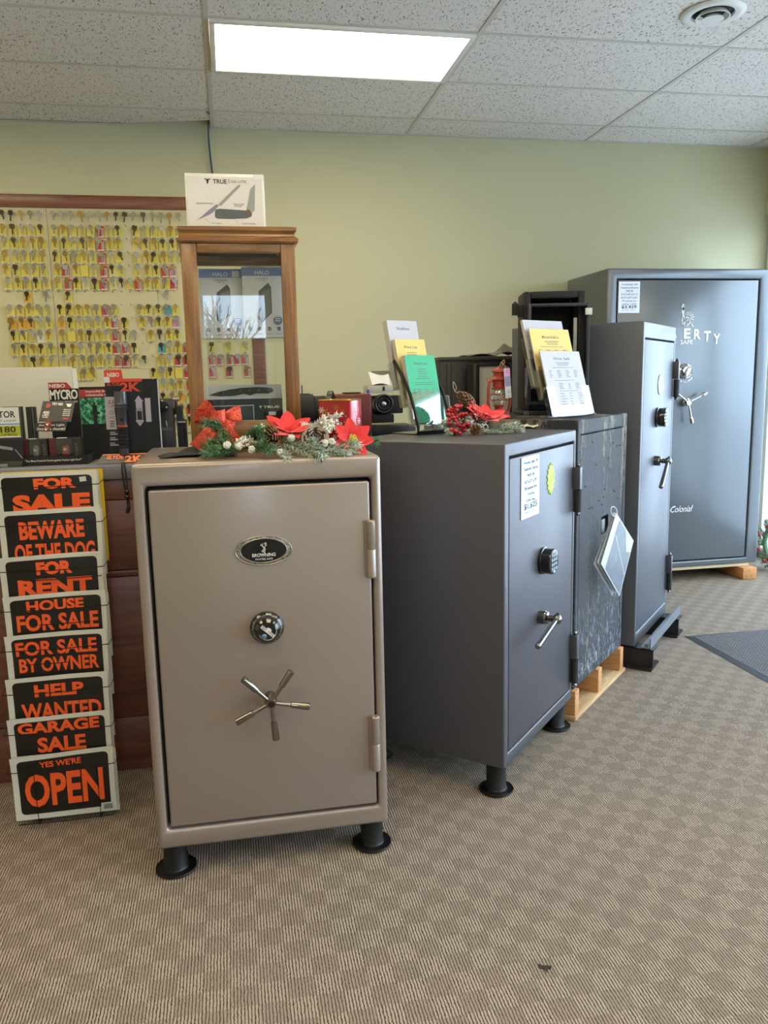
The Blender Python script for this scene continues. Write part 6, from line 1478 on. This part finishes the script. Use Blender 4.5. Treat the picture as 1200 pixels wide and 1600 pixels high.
# ================================================================== laminated sheet hanging from the old safe
a_ = R(27); nrm = Vector((math.sin(a_), -math.cos(a_), 0)); 
p0 = onp(958, 800, SO.location+Vector((0.719, -0.695, 0))*.065, (0.719, -0.695, 0))
hs = thing('laminated_sheet', 'laminated sheets hanging by a corner ring from the old peeling safe', 'sheet', p0, a_)
def lh(px, py, dy=0.0): q = onp(px, py, p0-nrm*dy, nrm)-p0; return (q.x*math.cos(a_)+q.y*math.sin(a_), dy, q.z)
crn = [(963, 801), (990, 845), (968, 932), (939, 881)]
C4 = [Vector(lh(*q)) for q in crn]
def page(nm, mt, dy, sh=(0, 0, 0), mats_=None, k=1.0):
    m = MB(); cc = sum(C4, Vector())/4; P_ = [Vector(((c-cc).x*k+cc.x+sh[0]*(1 if i > 1 else 0), dy+sh[1]*(1 if i > 1 else .3), (c-cc).z*k+cc.z+sh[2]*(1 if i > 1 else 0))) for i, c in enumerate(C4)]
    m.add(P_+[p+Vector((0, .0008, 0)) for p in P_], [(0, 1, 2, 3), (7, 6, 5, 4), (0, 4, 5, 1), (1, 5, 6, 2), (2, 6, 7, 3), (3, 7, 4, 0)]); return m.build(nm, mt, hs, smooth=False), P_
M_lam = mat('laminate_sleeve', 'bcc6ce', .22, coat=.5); M_photo = mat('faded_photo', '747e8a', .3, coat=.4, var=.3, vscale=25)
pg, P_ = page('page', M_lam, 0)
def bil(P_, u, v): return P_[0].lerp(P_[3], v).lerp(P_[1].lerp(P_[2], v), u)
m = MB(); m.add([bil(P_, u, v)+Vector((0, -.0008, 0)) for u, v in ((.20, .03), (.97, .03), (.97, .97), (.20, .97))], [(0, 1, 2, 3)]); ph = m.build('photo_print', M_photo, pg, smooth=False)
m = MB(); m.add([bil(P_, u, v)+Vector((0, -.0013, 0)) for u, v in ((.55, .03), (.97, .03), (.97, .22), (.80, .30))], [(0, 1, 2, 3)]); m.add([bil(P_, u, v)+Vector((0, -.0013, 0)) for u, v in ((.22, .30), (.96, .62), (.96, .64), (.22, .32))], [(0, 1, 2, 3)]); m.build('pale_print', mat('pale_blue_print', 'b9d0e2', .3, coat=.4), ph, smooth=False)
page('back_page', M_lam, .004, (-.007, .010, .004)); page('back_page', M_lam, .008, (-.013, .018, -.002))
m = MB(); rc0 = Vector(lh(958, 799, -.004)); m.tube([rc0+Vector((.019*math.cos(q), -.004+.006*math.sin(q), .019*math.sin(q))) for q in [2*PI*k/28 for k in range(28)]], .0018, 6, closed=True); m.build('ring', mat('white_ring', 'dcdcdc', .3), hs)
# ================================================================== floor things on the right
mt_ = thing('door_mat', 'dark grey ribbed entrance mat on the carpet at the right', 'mat', (2.95, 2.75, 0))
t = NT('mat_rubber'); o_ = t.obj(); ck = t.n('ShaderNodeTexBrick', {'Vector': t.mapped(o_, (1, 1, 1), (0, 0, R(45))), 'Scale': 20.0, 'Mortar Size': .05, 'Color1': (*lin('6b6566'), 1), 'Color2': (*lin('7b7475'), 1), 'Mortar': (*lin('151517'), 1)})
n = t.noise(o_, 300, 2); t.P(Base_Color=t.mix(t.math('MULTIPLY', n, .4), ck.outputs[0], lin('3c3c40')), Roughness=.9); t.bump(ck.outputs[1], -.5, .003)
MB().bx(-.64, .80, -.80, .90, .0012, .009).build('carpet_top', t.m, mt_, smooth=False)
m = MB()
def edge(xa, ya, xb, yb, nx, ny):
    e = .035; m.add([(xa, ya, .009), (xb, yb, .009), (xb+nx*e+(xb-xa)/max(.01, abs(xb-xa)+abs(yb-ya))*e, yb+ny*e+(yb-ya)/max(.01, abs(xb-xa)+abs(yb-ya))*e, .0015), (xa+nx*e-(xb-xa)/max(.01, abs(xb-xa)+abs(yb-ya))*e, ya+ny*e-(yb-ya)/max(.01, abs(xb-xa)+abs(yb-ya))*e, .0015)], [(0, 1, 2, 3)])
edge(-.64, .90, .80, .90, 0, 1); edge(.80, .90, .80, -.80, 1, 0); edge(.80, -.80, -.64, -.80, 0, -1); edge(-.64, -.80, -.64, .90, -1, 0)
m.build('rubber_edge', mat('rubber_edge', '3a3b40', .5), mt_, smooth=False)
# wreath by the window
wc = onx_ = None
v_ = ray(1199, 838); wp = _O+v_*(3.62/v_.x)
wr = thing('wreath', 'green christmas wreath with red berries leaning at the window right of the big safe', 'wreath', (wp.x+.02, wp.y-.06, .02))
rw = random.Random(12); m2 = MB(); zc0 = .17
for k in range(34):
    q = 2*PI*k/34+rw.uniform(-.05, .05); rr = .12+rw.uniform(-.02, .02)
    cpt = Vector((rw.uniform(-.02, .03)+.10*(zc0+rr*math.sin(q))*.5, rr*math.cos(q), zc0+rr*math.sin(q)))
    d = Vector((rw.uniform(-.7, .1), -math.sin(q)+.6*math.cos(q), math.cos(q)+.6*math.sin(q)))
    m = MB(); sprig(m, cpt, d, .085, 60, .028, rw, .05, .0014); m.v = [(x, y, max(z, -.018)) for x, y, z in m.v]
    m.build('pine_sprig', [M_pined, M_stem], wr, smooth=False)
m = MB(); m.tube([(.05*(zc0+.12*math.sin(q)), .12*math.cos(q), zc0+.12*math.sin(q)) for q in [2*PI*k/30 for k in range(30)]], .018, 8, closed=True); m.build('wreath_ring', M_pined, wr)
for k in range(7):
    q = 2*PI*k/7+.4; m = MB()
    for j in range(5): m.sphere((-.05+rw.uniform(-.012, .012), .12*math.cos(q)+rw.uniform(-.015, .015), zc0+.12*math.sin(q)+rw.uniform(-.015, .015)), .008, n=10, m=7)
    m.build('red_berries', M_rberry, wr)
# scraps on the carpet
rs_ = random.Random(9); c = on(851, 1512, 0)
m = MB(); P_ = [(-.016, .004), (-.010, .014), (-.002, .006), (.004, .003), (.016, -.002), (.012, -.008), (.006, -.006), (.002, -.014), (-.001, -.016), (-.002, -.006), (-.010, -.002)]
m.add([(c.x+x, c.y+y, .0025+.002*math.sin(90*x)) for x, y in P_]+[(c.x+x, c.y+y, .0005) for x, y in P_], [tuple(range(11))[::-1], tuple(range(11, 22))]+[(i, (i+1) % 11, 11+(i+1) % 11, 11+i) for i in range(11)])
tag(m.build('leaf_scrap', mat('dark_leaf', '2b2724', .8), smooth=False), 'dark leaf scrap lying on the carpet at lower right of centre', 'scrap')
# leafless trees outside the front window, mirrored in the cabinet glass
M_bark = mat('bark', '4b4038', .9)
def tree(x, y, h, seed, lab):
    r = random.Random(seed); m = MB()
    def br(p, d, L_, rad, lv):
        pts = [p]; 
        for k in range(4): d = (d+Vector((r.uniform(-.22, .22), r.uniform(-.22, .22), r.uniform(-.05, .2)))).normalized(); pts.append(pts[-1]+d*L_/4)
        m.tube(pts, [rad*(1-.13*k) for k in range(5)], 5)
        if lv < 5:
            for k in range(3 if lv else 4):
                i = r.choice((2, 3, 4)); dd = (d+Vector((r.uniform(-1, 1), r.uniform(-1, 1), r.uniform(-.2, .8)))*.9).normalized(); br(pts[i], dd, L_*r.uniform(.6, .8), rad*.55, lv+1)
    br(Vector((x, y, -.3)), Vector((0, 0, 1)), h*.32, .14, 0)
    tag(m.build('tree', M_bark), lab, 'tree')
tree(.0, -9.0, 3.6, 3, 'leafless tree outside the narrow window, mirrored in the cabinet glass')
